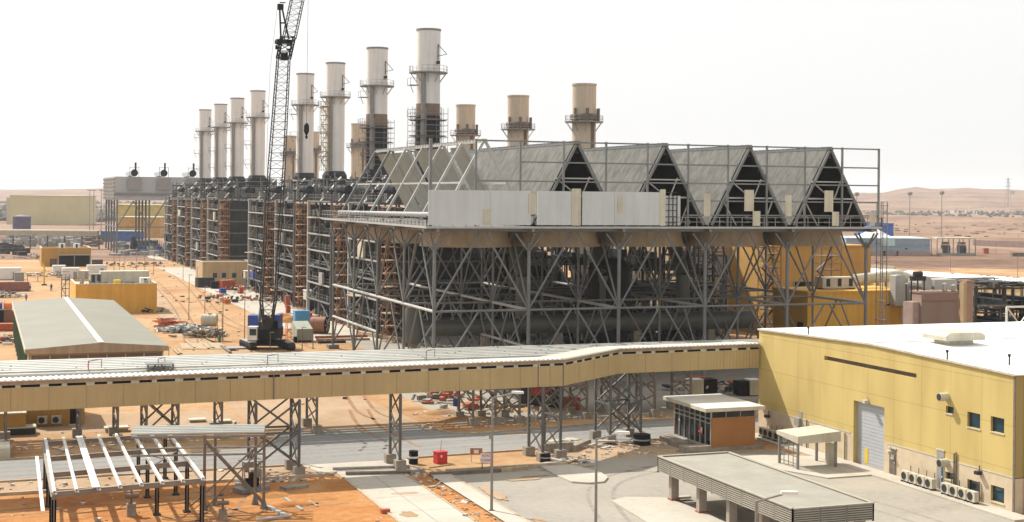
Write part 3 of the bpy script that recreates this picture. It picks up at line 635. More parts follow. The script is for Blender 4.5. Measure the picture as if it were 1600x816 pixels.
# boiler blocks
BST = mat('boiler_steel', (.105, .11, .105), .6, var=.2)
def make_boiler(y0, label, seed=1):
    q = random.Random(seed); x0 = XF; t = thing('boiler_block', label, 'boiler', (x0, y0, 0), 'boiler blocks in a row')
    L_, top = 18.7, 21.0; xs = (x0, x0 + 8.5, x0 + 17); ys = (y0, y0 + 9, y0 + L_)
    for x in xs:
        for y in ys: MB().bar((x, y, 0), (x, y, top), .5 if (x == x0 and y == ys[2]) else .32).build('column', CSTL if (x == x0 and y == ys[2]) else BST, t)
    for l in range(1, 8):
        z = l*3.; b = MB(); MB().box(x0 - .3, x0 - .17, y0, ys[2], z - .16, z + .06).build('edge_beam', CSTL if l in (2, 4, 5, 6) else CST, t)
        for x in xs: b.box(x - .16, x + .16, y0, ys[2], z - .3, z)
        for y in ys: b.box(x0, xs[2], y - .15, y + .15, z - .31, z - .01)
        b.build('floor_beam', BST, t)
        MB().box(x0 + .2, x0 + 2.0, y0 + .2, ys[2] - .2, z + .005, z + .06).build('walkway', DKST, t)
        rail([(x0 - .05, y0), (x0 - .05, ys[2])], z + .05, t, BST, 2.2, r=.035)
    b = MB(); b.box(x0 + 2.6, x0 + 22, y0 + 1.2, y0 + 17.2, 1.2, 19.8); b.build('casing', CASE, t)
    b = MB(); b.add([V(x0 + 22, y0 + 2, 1.5), V(x0 + 22, y0 + 16, 1.5), V(x0 + 22, y0 + 16, 19), V(x0 + 22, y0 + 2, 19), V(x0 + 34, y0 + 6, 2), V(x0 + 34, y0 + 12, 2), V(x0 + 34, y0 + 12, 9), V(x0 + 34, y0 + 6, 9)], [(0,1,2,3),(4,5,6,7),(0,1,5,4),(1,2,6,5),(2,3,7,6),(3,0,4,7)]); b.build('inlet_duct', DUCT, t)
    its = []
    for k_, pm in enumerate((BST, DKST, BRST, BST, CASE)):
        b = MB()
        for _ in range(30):
            z = q.uniform(.8, 20); y = q.uniform(y0, ys[2]); x = x0 + q.uniform(.3, 2.3); r = q.choice((.07, .1, .15, .22))
            if q.random() < .5: b.tube((x, y, z), (x, min(ys[2], y + q.uniform(2, 9)), z), r, 6)
            else: b.tube((x, y, z), (x, y, max(.2, z - q.uniform(2, 7))), r, 6)
        for _ in range(14): z = q.randint(0, 6)*3 + .1; y = q.uniform(y0, ys[2] - 1.5); b.box(x0 + .4, x0 + 1.4, y, y + q.uniform(.3, 1.4), z, z + q.uniform(.4, 1.6))
        its.append((b, pm))
    build_multi(its, 'pipework', t, 'stuff')
    # top: drums, slanted ducts, rails
    b = MB()
    for xx in (x0 + 3.5, x0 + 8): b.tube((xx, y0 + 2, 23.1), (xx, y0 + 9.5, 23.1), .8, 12)
    b.build('steam_drum', LAGG, t, True)
    b = MB(); b.bar((x0 + .5, y0 + 12, 20.6), (x0 + 5.5, y0 + 16, 25.4), .42, .35); b.bar((x0 + 1.5, y0 + 2, 20.6), (x0 + 5, y0 + 4.5, 24.2), .28); b.build('slanted_duct', CSTL if False else mat('dull_grey_duct', (.24, .24, .23), .6), t)
    b = MB()
    for _ in range(20): xx, yy = x0 + q.uniform(.5, 16), y0 + q.uniform(.5, 18); h_ = q.uniform(1, 5.4); b.bar((xx, yy, top), (xx, yy, top + h_), .14); b.bar((xx, yy, top + h_*.8), (xx + q.uniform(-3, 3), yy + q.uniform(-3, 3), top + h_*.8), .12)
    for _ in range(12): xx, yy = x0 + q.uniform(.5, 16), y0 + q.uniform(.5, 17); b.box(xx, xx + q.uniform(.4, 1.8), yy, yy + q.uniform(.4, 1.8), top, top + q.uniform(.5, 2.4))
    bb = b; b = MB()
    for _ in range(46): xx, yy = x0 + q.uniform(.3, 16), y0 + q.uniform(.3, 18.5); zz = top + q.uniform(.2, 4.6); b.tube((xx, yy, zz), (xx + q.uniform(-4, 4)*(_ % 2), yy + q.uniform(-4, 4)*(1 - _ % 2), zz + q.uniform(-.5, .5)), q.choice((.08, .12, .2)), 6); b.bar((xx, yy, top), (xx, yy, zz), .09)
    build_multi([(bb, CST), (b, DKST)], 'roof_pipework', t, 'stuff')
    b = MB(); b.box(x0 + 6, x0 + 17.2, y0 - .4, y0 + 19, 20.9, 21.1); b.build('roof_deck', DKST, t)
    rail([(x0, ys[2]), (x0, y0), (xs[2], y0)], top, t, GALV, 2, r=.04); rail([(x0 + 5, ys[2]), (x0 + 5, y0)], top + 2.6, t, GALV, 2, r=.04)
    b = MB()
    for l in range(0, 6, 3): b.bar((x0 - .05, y0 + .3, l*3), (x0 - .05, y0 + 8.7, l*3 + 3), .16); b.bar((x0 - .05, ys[2] - .3, l*3 + 3), (x0 - .05, y0 + 9.3, l*3 + 6), .16)
    b.build('bracing', BST, t)
    return t
B0 = make_boiler(216.8, 'boiler block nearest, partly behind the left side of the condenser')
blab = ['', 'boiler block right of the crane boom with a white corner column', 'boiler block directly behind the crane boom', 'boiler block just left of the crane boom', '', 'boiler block behind the tan flat roofed hut', 'third boiler block from the far left end', 'second boiler block from the far left end', 'boiler block at far left end, nearest to the far condenser']
for k_ in (1, 2, 3, 5, 6, 7, 8): dup(B0, (XF, 216.8 + PITCH*k_, 0), blab[k_])
for o_ in [o for o in col.objects if o.name.startswith('boiler_block') and o.parent is None]:
    q = random.Random(int(o_.location.y)); x, y = o_.location.x, o_.location.y
    for _ in range(3):
        b = MB(); yy = y + q.uniform(1, 15); w_, h_, d_ = q.uniform(2, 4.5), q.uniform(1.6, 4.2), q.uniform(1.5, 5); xx = x + q.uniform(0, 6)
        for u in (0, w_):
            for v in (0, d_): b.bar((xx + v, yy + u, 21), (xx + v, yy + u, 21 + h_), .16)
        for u in (0, w_): b.bar((xx, yy + u, 21 + h_), (xx + d_, yy + u, 21 + h_), .18); b.bar((xx, yy + u, 21 + h_*.5), (xx + d_, yy + u, 21 + h_), .09)
        for v in (0, d_): b.bar((xx + v, yy, 21 + h_), (xx + v, yy + w_, 21 + h_), .18)
        b.build('lifting_frame', CSTL if _ == 0 else GALV, o_)
    b = MB(); l = q.randint(2, 6); yy = y + q.uniform(2, 12); b.box(x - 1.9, x - .31, yy, yy + q.uniform(3, 6), l*3 - .1, l*3); b.build('hanging_platform', TIMB, o_)
    b = MB(); l = q.randint(1, 5); yy = y + q.uniform(2, 12); b.box(x - .6, x - .2, yy, yy + q.uniform(2, 5), l*3 + .2, l*3 + q.uniform(1.4, 2.7)); b.build('cover_sheet', q.choice((LAGG, BLUE, GREYW, CREAM)), o_)
S0 = scaffold_tower(XF + .6, 216.8 - 5.2, 0, 20.5, 2.2, 3.2, 'rusty scaffold stair tower in front of the nearest boiler block')
slab = ['', 'rusty scaffold stair tower just right of the crane boom', 'rusty scaffold stair tower left of crane boom beside the boilers', 'rusty scaffold stair tower right of the tan hut', '', 'rusty scaffold stair tower over the left of the tan hut', 'third rusty scaffold tower from the far left', 'second rusty scaffold tower from the far left', 'rusty scaffold tower farthest left by the far condenser']
for k_ in (1, 2, 3, 5, 6, 7, 8): dup(S0, (XF + .6, 216.8 - 5.2 + PITCH*k_, 0), slab[k_])
# small enclosures on legs in front of the boilers
def enclosure(p, label, w=4.2, d=2.6):
    t = thing('equipment_enclosure', label, 'equipment cabin', (p.x, p.y, 0), 'cream equipment cabins along the boilers')
    MB().box(p.x, p.x + w, p.y, p.y + d, 2.2, 3.9).build('cabin', CREAM, t); MB().box(p.x - .12, p.x + w + .12, p.y - .12, p.y + d + .12, 3.9, 4.0).build('roof', WHITE, t)
    for dx in (.15, w - .15):
        for dy in (.15, d - .15): MB().bar((p.x + dx, p.y + dy, 0), (p.x + dx, p.y + dy, 2.2), .18).build('leg', GALV, t)
    b = MB(); b.box(p.x + .5, p.x + w - .5, p.y + .4, p.y + d - .4, .1, 1.7); b.tube((p.x + .6, p.y - .2, 1), (p.x + w - .3, p.y - .2, .6), .25, 8); b.build('machinery', DKST, t)
    return t
E0 = enclosure(G(478, 487), 'cream cabin on legs beside the condenser left leg')
for px, py, lb in ((383,450,'cream cabin on legs right of the tan hut'),(255,398,'small cream cabin at far left boilers')):
    p = G(px, py); dup(E0, (p.x, p.y, 0), lb)
# far condenser block
F = thing('far_condenser', 'distant grey box shaped condenser on steel legs', 'condenser', (46.2, 539, 0))
fx0, fx1, fy0, fy1 = 46.2, 103, 539, 587
b = MB(); b.box(fx0 - 1, fx1 + 1, fy0 - 1, fy1 + 1, 19.3, 27.8); b.build('wind_wall', mat('far_grey_cladding', (.37, .385, .39), .6, var=.05), F)
b = MB()
for q in range(6): b.box(fx0 - 1.3, fx0 - 1.02, fy0 - 1, fy1 + 1, 19.6 + q*1.4, 20.3 + q*1.4)
b.build('louvre', BRST, F)
b = MB(); b.box(fx0 - 1.2, fx1, fy0 - 1.6, fy0 - 1.02, 21.2, 22.0); b.build('walkway', GALV, F)
for i in range(6):
    for jj in range(5):
        b = MB(); x, y = fx0 + (fx1 - fx0)*i/5, fy0 + (fy1 - fy0)*jj/4; b.bar((x, y, 0), (x, y, 19.3), .6)
        b.build('column', CST, F)
b = MB()
for i in range(5):
    xa, xb = fx0 + (fx1 - fx0)*i/5, fx0 + (fx1 - fx0)*(i + 1)/5; xm = (xa + xb)/2
    b.bar((xa, fy0, 9.5), (xm, fy0, 19), .4); b.bar((xb, fy0, 9.5), (xm, fy0, 19), .4); b.bar((xa, fy0, 9.5), (xb, fy0, 9.5), .4)
for jj in range(4):
    ya, yb = fy0 + 12*jj, fy0 + 12*(jj + 1); b.bar((fx0, ya, 9.5), (fx0, yb, 9.5), .4)
b.build('bracing', CST, F)
for n_, px in enumerate((210, 256, 301)):
    p = onY(px, 270, fy0 - 1.0); t = thing('steam_duct_end', ('black round duct end on far condenser roof, leftmost', 'black round duct end on far condenser roof, middle one', 'black round duct end on far condenser roof beside the boilers')[n_], 'duct', (p.x, fy0, 27.8), 'round duct ends on the far condenser roof')
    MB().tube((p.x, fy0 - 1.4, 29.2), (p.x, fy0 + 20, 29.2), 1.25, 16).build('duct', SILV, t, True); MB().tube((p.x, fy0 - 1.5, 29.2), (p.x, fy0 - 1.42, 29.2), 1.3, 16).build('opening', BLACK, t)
    b = MB(); b.tube((p.x + .6, fy0 + 1, 29.8), (p.x + .6, fy0 + 1, 33), .35, 8)
    for dx in (-1.6, 1.6): b.bar((p.x + dx, fy0 - 1, 27.8), (p.x + dx, fy0 - 1, 31.4), .15)
    b.bar((p.x - 1.6, fy0 - 1, 31.2), (p.x + 1.6, fy0 - 1, 31.2), .12); b.build('vent_pipe', DKST, t)
    b = MB(); b.box(p.x - 2.4, p.x + 2.4, fy0 - 1.7, fy0 - 1.62, 23, 27.4); b.build('hatch', GREYW, t)
# ================================================================== ENCLOSED CABLE GALLERY
GA = [V(-14, 112.9), V(46.6, 113.7), V(54.6, 119.95), V(69.2, 119.95)]
def off(pts, d):                                # the same polyline moved sideways
    out = []
    for i, p in enumerate(pts):
        ns = []
        for a, c in ((i - 1, i), (i, i + 1)):
            if 0 <= a and c < len(pts): t = (pts[c] - pts[a]).normalized(); ns.append(Vector((-t.y, t.x, 0)))
        n = sum(ns, Vector()).normalized(); out.append(p + n*(d/max(.3, n.dot(ns[0]))))
    return out
GB = off(GA, 2.7)
gt = thing('cable_gallery', 'long tan enclosed gallery with a white edged roof crossing the picture', 'gallery', (GA[0].x, GA[0].y, 6.1))
def gz(p): return 5.95 + .35*(p.x + 14)/83
for i in range(3):
    a, c, a2, c2 = GA[i], GA[i + 1], GB[i], GB[i + 1]; za, zc = gz(a), gz(c)
    b = MB()
    for (p, q_) in ((a, c), (a2, c2)):
        d = (q_ - p).normalized(); nrm = V(-d.y, d.x)*.04
        b.slab([p + V(0,0,za), q_ + V(0,0,zc), q_ + V(0,0,zc + 1.72), p + V(0,0,za + 1.72)], .05)
    b.slab([a + V(0,0,za + .02), c + V(0,0,zc + .02), c2 + V(0,0,zc + .02), a2 + V(0,0,za + .02)], .06)
    b.build('wall', GALL, gt)
    d = (c - a).normalized(); nrm = V(-d.y, d.x); Ln = (c - a).length
    b = MB(); b.slab([p for p in (a + nrm*.16 + V(0,0,za + 1.7), c + nrm*.16 + V(0,0,zc + 1.7), c + nrm*.16 + V(0,0,zc + 2.0), a + nrm*.16 + V(0,0,za + 2.0))], .04); b.build('vent_recess', BLACK, gt)
    b = MB(); s = .0; k_ = 0
    while s < Ln - .3:                            # light frames between the dark vents
        wv = .62 if k_ % 2 else .38
        p = a + d*s; e = a + d*min(Ln, s + wv); zz = za + (zc - za)*s/Ln
        b.slab([p + nrm*.02 + V(0,0,zz + 1.73), e + nrm*.02 + V(0,0,zz + 1.73), e + nrm*.02 + V(0,0,zz + 1.96), p + nrm*.02 + V(0,0,zz + 1.96)], .06); s += 1.55 if k_ % 2 else 1.75; k_ += 1
    b.bar(a + nrm*.0 + V(0,0,za + 1.72), c + V(0,0,zc + 1.72), .07, .05); b.bar(a + V(0,0,za + 1.965), c + V(0,0,zc + 1.965), .07, .04); b.build('vent_frame', CREAM, gt)
    b = MB(); b.slab([a - nrm*.05 + V(0,0,za + 1.97), c - nrm*.05 + V(0,0,zc + 1.97), c - nrm*.05 + V(0,0,zc + 2.22), a - nrm*.05 + V(0,0,za + 2.22)], .07); b.build('eaves_trim', BEIGE, gt)
    o1, o2 = -nrm*.22, nrm*.3
    b = MB(); b.slab([a + o1 + V(0,0,za + 2.24), c + o1 + V(0,0,zc + 2.24), c2 + o2 + V(0,0,zc + 2.05), a2 + o2 + V(0,0,za + 2.05)], .07)
    n = int(Ln/.42)
    for q in range(n):                             # corrugations showing at the roof edge
        p = a + (c - a)*((q + .5)/n); z = za + (zc - za)*(q + .5)/n; b.bar(p + o1 + V(0,0,z + 2.33), p + nrm*3.0 + V(0,0,z + 2.14), .2, .08)
    b.build('roof', ROOFW, gt)
b = MB()
for p, s in ((GA[1], .0), (GA[1] + V(-2.3, -.02), 0), (V(21.8, 113.33), 0)):
    z = gz(p); b.box(p.x - .05, p.x + .05, p.y - .07, p.y - .01, z, z + 1.95)
b.build('joint_cover', BRST, gt)
PJ = mat('panel_joint_tan', (.27, .205, .12), .6)
for i in range(3):
    a, c = GA[i], GA[i + 1]; Ln = (c - a).length; d = (c - a).normalized(); nrm = V(-d.y, d.x); s = 2.7
    while s < Ln: p = a + d*s; z = gz(p); MB().bar(p - nrm*.055 + V(0,0,z + .01), p - nrm*.055 + V(0,0,z + 1.7), .035, .02).build('panel_joint', PJ, gt); s += 2.7
def bent(b, p, q, z, r=.105):                      # a braced pair of columns
    b.bar((*p, .6), (*p, z), r*2); b.bar((*q, .6), (*q, z), r*2)
    n = 3
    for k_ in range(n):
        z0, z1 = .8 + (z - .8)*k_/n, .8 + (z - .8)*(k_ + 1)/n; b.bar((*p, z0), (*q, z1), .1); b.bar((*q, z0), (*p, z1), .1)
    b.bar((*p, .8 + (z - .8)*.5), (*q, .8 + (z - .8)*.5), .16)
TRST = mat('trestle_steel', (.095, .093, .085), .6, var=.15)
def footing(b, p, w=.85, h=.75): b.cbox(p, w, w, -.02, h)
def trestle(kind, label, pairs, z, group, braces=()):
    t = thing(kind, label, 'trestle', (pairs[0][0][0], pairs[0][0][1], 0), group)
    for p, q in pairs: b = MB(); bent(b, p, q, z); b.build('braced_leg', TRST if kind != 'rack_trestle' else BRST, t)
    for p, q in pairs:
        for e in (p, q): b = MB(); footing(b, e); b.build('footing', FOOT, t)
    if len(pairs) == 2:
        (p, q), (p2, q2) = pairs; b = MB()
        for u, v in ((p, p2), (q, q2)):
            b.bar((*u, .9), (*v, 3.5), .15); b.bar((*v, .9), (*u, 3.5), .15); b.bar((*u, 3.4), (*v, z - .1), .14); b.bar((*v, 3.4), (*u, z - .1), .14); b.bar((*u, 3.45), (*v, 3.45), .16)
            b.build('cross_brace', TRST if kind != 'rack_trestle' else BRST, t); b = MB()
    return t
GG = 'trestles carrying the tan gallery'
trestle('gallery_trestle', 'four legged braced tower under the tan gallery, leftmost, by the cable tray gantry', [((20.4,113.2),(20.4,116.4)),((23.8,113),(23.8,116.2))], 6.05, GG)
trestle('gallery_trestle', 'slim pair of braced legs under tan gallery beside the crossing pad', [((32.2,113.4),(32.2,116.4))], 6.1, GG)
trestle('gallery_trestle', 'slim braced legs under gallery left of the gallery bend, black drum at foot', [((44.6,113.2),(44.5,116.2))], 6.2, GG)
trestle('gallery_trestle', 'slim braced legs directly under the gallery bend, concrete block beside it', [((46.5,113.9),(46.2,116.9))], 6.2, GG)
trestle('gallery_trestle', 'four legged braced tower under the gallery near the glazed kiosk', [((53.6,119.4),(53.4,122.3)),((57.0,120.2),(56.9,122.6))], 6.2, GG)
# ------------------------------------------------------------------ pipe rack behind the gallery
RY0, RY1 = 132.6, 137.2
rk = thing('pipe_rack', 'long silvery pipe rack of parallel covered trays running behind the tan gallery', 'pipe rack', (-14, RY0, 6))
for i in range(7):
    y = RY0 - .2 + i*1.32; z = 6.45
    for s0, s1 in ((-14, 18), (18.04, 47), (47.04, 86)):
        b = MB(); b.prism([(s0, y), (s1, y), (s1, y + .86), (s0, y + .86)], z + .08, z + .2)
        b.slab([V(s0, y - .02, z + .202), V(s1, y - .02, z + .202), V(s1, y + .43, z + .26), V(s0, y + .43, z + .26)], .012)
        b.build('tray_cover', TRAY, rk)
MB().tube((-14, RY0 - .55, 6.25), (86, RY0 - .55, 6.25), .3, 14).build('insulated_pipe', SILV if False else TRAY, rk, True)
for n_, (y, r, mm) in enumerate(((RY0 + .3, .13, BRST), (RY0 + 1.6, .18, DKST), (RY0 + 2.9, .14, BRST))): MB().tube((-14, y, 5.75), (86, y, 5.75), r, 8).build('pipe', mm, rk)
b = MB()
for y in (RY0, RY1, RY0 + 8.5): b.bar((-14, y, 5.3 if y < RY1 + .1 else 6.2), (86, y, 5.3 if y < RY1 + .1 else 6.2), .2, .25)
for q in range(34): b.bar((-14 + q*3, RY0 - .8, 5.5), (-14 + q*3, RY0 + 8.7, 6.3), .16)
b.build('rack_beam', BRST, rk)
b = MB()
for q in range(60):
    x = rnd.uniform(-12, 84); y = rnd.uniform(RY0, RY0 + 7.5); b.box(x, x + .07, y, y + rnd.uniform(.3, 1), 6.68, 6.76)
b.build('strap', GALV, rk, kind='stuff')
for x, s in ((9.0, 1), (24.8, 1), (40, 1), (57, 1), (15, .6)):       # little handrail kinks crossing the trays
    b = MB(); b.bar((x, RY0 - .6, 6.7), (x + .2, RY0 + 3.6, 6.7), .07); b.bar((x, RY0 - .6, 6.7), (x, RY0 - .6, 7.5), .07); b.bar((x, RY0 - .6, 7.45), (x + 1.2*s, RY0 + .6, 7.45), .06); b.bar((x + 1.2*s, RY0 + .6, 6.7), (x + 1.2*s, RY0 + .6, 7.45), .06)
    b.build('step_over', REDB if x < 12 else GALV, rk)
RG = 'trestles carrying the silvery pipe rack'
rl = ['slim rack legs at far left edge under the tan gallery', 'thick pair of rack legs left of the steel roof frame', 'rack legs beside the paving slab stack, left of the braced pair', None, 'cluster of dark rack legs right of the braced pair', 'rack legs by the turning of the sandy road', 'rack legs holding the blue notice', None, None, 'rack legs left of the kiosk, standing in shade', 'rack legs behind the kiosk roof', 'rack legs next to the yellow hall']
for n_, x in enumerate((2.2, 8.4, 11.6, 0, 20.8, 29.6, 45.0, 0, 0, 60.5, 64.5, 68.6)):
    if rl[n_]: trestle('rack_trestle', rl[n_], [((x, RY0 + .1), (x, RY1 - .1))], 5.15, RG)
trestle('rack_trestle', 'broad X braced rack tower behind the steel roof frame', [((14.1, RY0 + .1), (14.1, RY1 - .1)), ((16.9, RY0 + .1), (16.9, RY1 - .1))], 5.15, RG)
trestle('rack_trestle', 'braced eight footed rack tower in front of the dark container', [((47.3, RY0 + .1), (47.3, RY1 - .1)), ((49.8, RY0 + .1), (49.8, RY1 - .1))], 5.15, RG)
trestle('rack_trestle', 'braced rack tower in shade between gallery bend and kiosk', [((54.2, RY0 + .1), (54.2, RY1 - .1)), ((57.0, RY0 + .1), (57.0, RY1 - .1))], 5.15, RG)
# crossover platform over the rack
p = onY(248, 570, RY0 - .8); pl = thing('crossover_platform', 'small grey stepped platform clipped to the front of the pipe rack', 'platform', (p.x, p.y, 5.2)); b = MB()
b.box(p.x - 1.1, p.x + 1.3, p.y - .6, p.y + 1.4, 7.0, 7.08); b.build('platform_top', CST, pl); b = MB()
for dx in (-1.0, 1.2): b.bar((p.x + dx, p.y - .5, 5.2), (p.x + dx, p.y - .5, 7), .14); b.bar((p.x + dx, p.y - .5, 5.2), (p.x + dx*.2, p.y + .6, 7), .1)
for q in range(6): b.bar((p.x - .9 + q*.3, p.y - .5, 5.4), (p.x - .3 + q*.3, p.y - .5, 6.9), .06)
b.build('platform_bracket', CST, pl)
# ================================================================== YELLOW HALL
BX, BY0, BY1, ZW = 69.3, 84.1, 120.2, 9.85
bd = thing('yellow_hall', 'large yellow panelled hall with white roof and roller door', 'building', (BX, BY0, 0))
def WP(px, py): return onX(px, py, BX)
BYM = (BY0 + BY1)/2
dr0, dr1 = WP(1381, 745).y, WP(1333, 728).y; drz = 5.35
# windows: (px0, py0, px1, py1)
wins = [(1487,647,1489.5,633,1), (1511.5,643,1531.5,666,0), (1548,650,1569,673,0), (1511.5,749,1531,770,0), (1548,758,1569,782,0), (1478,634,1490,645,0), (1477,737,1489.5,748,0)]
holes = [(dr0, dr1, .02, drz)]
for (a, b_, c, d, skip) in wins:
    if skip: continue
    p, q = WP(a, b_), WP(c, d); z1 = (WP(a, b_).z + WP(c, b_ + (c - a)*.22).z)/2; h = (d - b_)*p.length/FPX*.97
    holes.append((min(p.y, q.y), max(p.y, q.y), z1 - h, z1))
# long recess band near the eaves
r0, r1 = WP(1288, 558), WP(1432, 592)
holes.append((r1.y, r0.y, 8.25, 8.62))
ys = sorted({BY0, BY1} | {h[0] for h in holes} | {h[1] for h in holes}); zs = sorted({0, 2.55, ZW} | {h[2] for h in holes} | {h[3] for h in holes})
def in_hole(y, z): return any(h[0] < y < h[1] and h[2] < z < h[3] for h in holes)
bw, bdado = MB(), MB()
for ya, yb in zip(ys, ys[1:]):
    for za, zb in zip(zs, zs[1:]):
        if in_hole((ya + yb)/2, (za + zb)/2): continue
        (bdado if zb <= 2.55 else bw).quad((BX, ya, za), (BX, yb, za), (BX, yb, zb), (BX, ya, zb))
for h in holes:                                  # reveals
    dpt = .42
    for tgt, (u, v) in ((bw, ((h[0], h[2]), (h[0], h[3]))), (bw, ((h[1], h[2]), (h[1], h[3]))), (bw, ((h[0], h[3]), (h[1], h[3]))), (bw, ((h[0], h[2]), (h[1], h[2])))):
        tgt.quad((BX, *u), (BX, *v), (BX + dpt, *v), (BX + dpt, *u))
bw.quad((BX, BY0, ZW), (BX, BYM, ZW + .42), (BX, BY1, ZW)); BXE = BX + 46
bw.quad((BX, BY1, 0), (BXE, BY1, 0), (BXE, BY1, ZW), (BX, BY1, ZW)); bw.quad((BXE, BY0, 0), (BXE, BY1, 0), (BXE, BY1, ZW), (BXE, BY0, ZW))
bw.quad((BX + .001, BY0, 2.5), (BXE, BY0, 2.5), (BXE, BY0, ZW), (BX + .001, BY0, ZW)); bdado.quad((BX, BY0, 0), (BXE, BY0, 0), (BXE, BY0, 2.55), (BX, BY0, 2.55))
bw.build('wall', YEL, bd); bdado.build('dado', DADO, bd)
MB().box(BX - .03, BX - .001, BY0, dr0 - .4, 2.5, 2.6).build('dado_moulding', CREAM, bd); MB().box(BX - .03, BX - .001, dr1 + .4, BY1, 2.5, 2.6).build('dado_moulding', CREAM, bd)
MB().box(BX - .06, BX - .002, BY0 - .06, BY0 + .14, 0, ZW).build('corner_trim', BRST, bd); MB().tube((BX + .9, BY0 - .1, 0), (BX + .9, BY0 - .1, ZW), .09, 8).build('downpipe', BRST, bd)
b = MB(); e = .12
b.slab([V(BX - e, BY0 - e, ZW + .02), V(BXE, BY0 - e, ZW + .02), V(BXE, BYM, ZW + .45), V(BX - e, BYM, ZW + .45)], .1); b.slab([V(BX - e, BYM, ZW + .45), V(BXE, BYM, ZW + .45), V(BXE, BY1 + e, ZW + .02), V(BX - e, BY1 + e, ZW + .02)], .1)
rf = b.build('roof', ROOFM, bd); b = MB()
b.slab([V(BX - e - .03, BY0 - e, ZW - .02), V(BX - e - .03, BYM, ZW + .41), V(BX - e - .03, BYM, ZW + .57), V(BX - e - .03, BY0 - e, ZW + .14)], .03); b.slab([V(BX - e - .03, BYM, ZW + .41), V(BX - e - .03, BY1, ZW - .02), V(BX - e - .03, BY1, ZW + .14), V(BX - e - .03, BYM, ZW + .57)], .03); b.build('verge_trim', CREAM, rf)
MB().bar((BX + .3, BYM, ZW + .57), (BXE, BYM, ZW + .57), .25, .04).build('ridge_seam', GREYW, rf)
for h in holes:
    if h[2] > 8: MB().box(BX + .4, BX + .44, h[0], h[1], h[2], h[3]).build('vent_louvre', BRST, bd); continue
    if h[3] - h[2] > 4:
        b = MB(); n = 18
        for q in range(n): z = h[2] + (h[3] - h[2])*q/n; b.box(BX + .38, BX + .41, h[0], h[1], z, z + (h[3] - h[2])/n - .02)
        b.box(BX + .415, BX + .44, h[0], h[1], h[2], h[3]); dd = b.build('roller_door', mat('grey_shutter', (.45, .47, .50), .45, .2, var=.04), bd)
        q = WP(1348, 712); MB().box(BX + .36, BX + .375, q.y - .22, q.y + .25, .25, 1.5).build('warning_strip', YELP, dd)
        continue
    fr = MB(); 
    for y in (h[0], h[1] - .07): fr.box(BX + .2, BX + .3, y, y + .07, h[2], h[3])
    for z in (h[2], h[3] - .07): fr.box(BX + .2, BX + .3, h[0] + .07, h[1] - .07, z, z + .07)
    w_ = fr.build('window', DKST, bd); MB().box(BX + .24, BX + .26, h[0] + .07, h[1] - .07, h[2] + .07, h[3] - .07).build('pane', DKGL, w_)
    MB().box(BX - .06, BX + .2, h[0] - .05, h[1] + .05, h[2] - .09, h[2] - .005).build('sill', CREAM, w_)
def door(px0, px1, pyb, h, m, nm):
    a, c = WP(px0, pyb), WP(px1, pyb); y0, y1 = min(a.y, c.y), max(a.y, c.y); d = MB().box(BX - .05, BX - .004, y0, y1, .15, h).build(nm, m, bd)
    MB().box(BX - .1, BX - .05, y0 + .12, y0 + .2, 1.05, 1.2).build('handle', WHITE, d); MB().box(BX - .08, BX - .004, y0 - .08, y1 + .08, h + .002, h + .1).build('lintel', CREAM, d); return d
dd = door(1390, 1400, 745, 2.2, BRST, 'door'); p = WP(1395, 720); MB().box(BX - .058, BX - .052, p.y - .2, p.y + .2, 1.35, 1.75).build('notice', WHITE, dd)
dd = door(1464, 1475, 765, 3.1, GREYW, 'door'); 
MB().box(BX - .062, BX - .052, WP(1474, 760).y, WP(1471.5, 760).y, .3, 2.6).build('glazing', DKGL, dd)
b = MB(); y0, y1 = WP(1253, 690).y, WP(1236, 690).y; b.box(BX - .05, BX - .004, y0, y0 + .5, .15, 3.2); b.box(BX - .3, BX - .052, y0 + .1, y0 + .9, 1.9, 2.6); b.build('switch_cabinet', GREYW, bd)
for px, py in ((1480,620), (1480,723)):           # round wall cowls
    p = WP(px, py); t = MB(); t.tube((BX - .75, p.y, p.z), (BX, p.y, p.z), .32, 16); o = t.build('vent_cowl', CREAM, bd, True); MB().tube((BX - .78, p.y, p.z), (BX - .755, p.y, p.z), .27, 16).build('grille', DKST, o)
for px, py in ((1356,627), (1393,706), (1532,738), (1202,650)):
    p = WP(px, py); b = MB(); b.box(BX - .45, BX - .01, p.y - .2, p.y + .2, p.z - .15, p.z + .1); b.bar((BX - .1, p.y, p.z), (BX - .1, p.y, p.z + .5), .05); b.build('wall_lamp', DKST if px > 1500 or px < 1210 else CREAM, bd)
for px, zt in ((1321, 2.4), (1261, 2.6), (1492, 3.2), (1495, 3.3), (1532, 1.6)): p = WP(px, 740); MB().tube((BX - .09, p.y, .14), (BX - .09, p.y, zt), .055, 8).build('pipe', BRST, bd)
t = thing('roof_ventilator', 'cream boxy ventilator cowl on the white hall roof', 'ventilator', (0, 0, 0)); p = G(1490, 537, 10.35); t.location = p
b = MB(); b.prism([(p.x - 1.2, p.y - 1.0), (p.x + 1.2, p.y - 1.0), (p.x + 1.2, p.y + 1.0), (p.x - 1.2, p.y + 1.0)], p.z - .1, p.z + .4); b.build('curb', CREAM, t)
b = MB(); w2 = 1.6
prof = [(-1.9, .4), (-2.0, .75), (-1.55, 1.05), (1.55, 1.05), (2.0, .75), (1.9, .4)]
b.add([V(p.x + u, p.y - w2, p.z + z) for u, z in prof] + [V(p.x + u, p.y + w2, p.z + z) for u, z in prof], [tuple(range(6)), tuple(range(11, 5, -1))] + [(i, (i + 1) % 6, (i + 1) % 6 + 6, i + 6) for i in range(6)]); b.build('hood', CREAM, t)
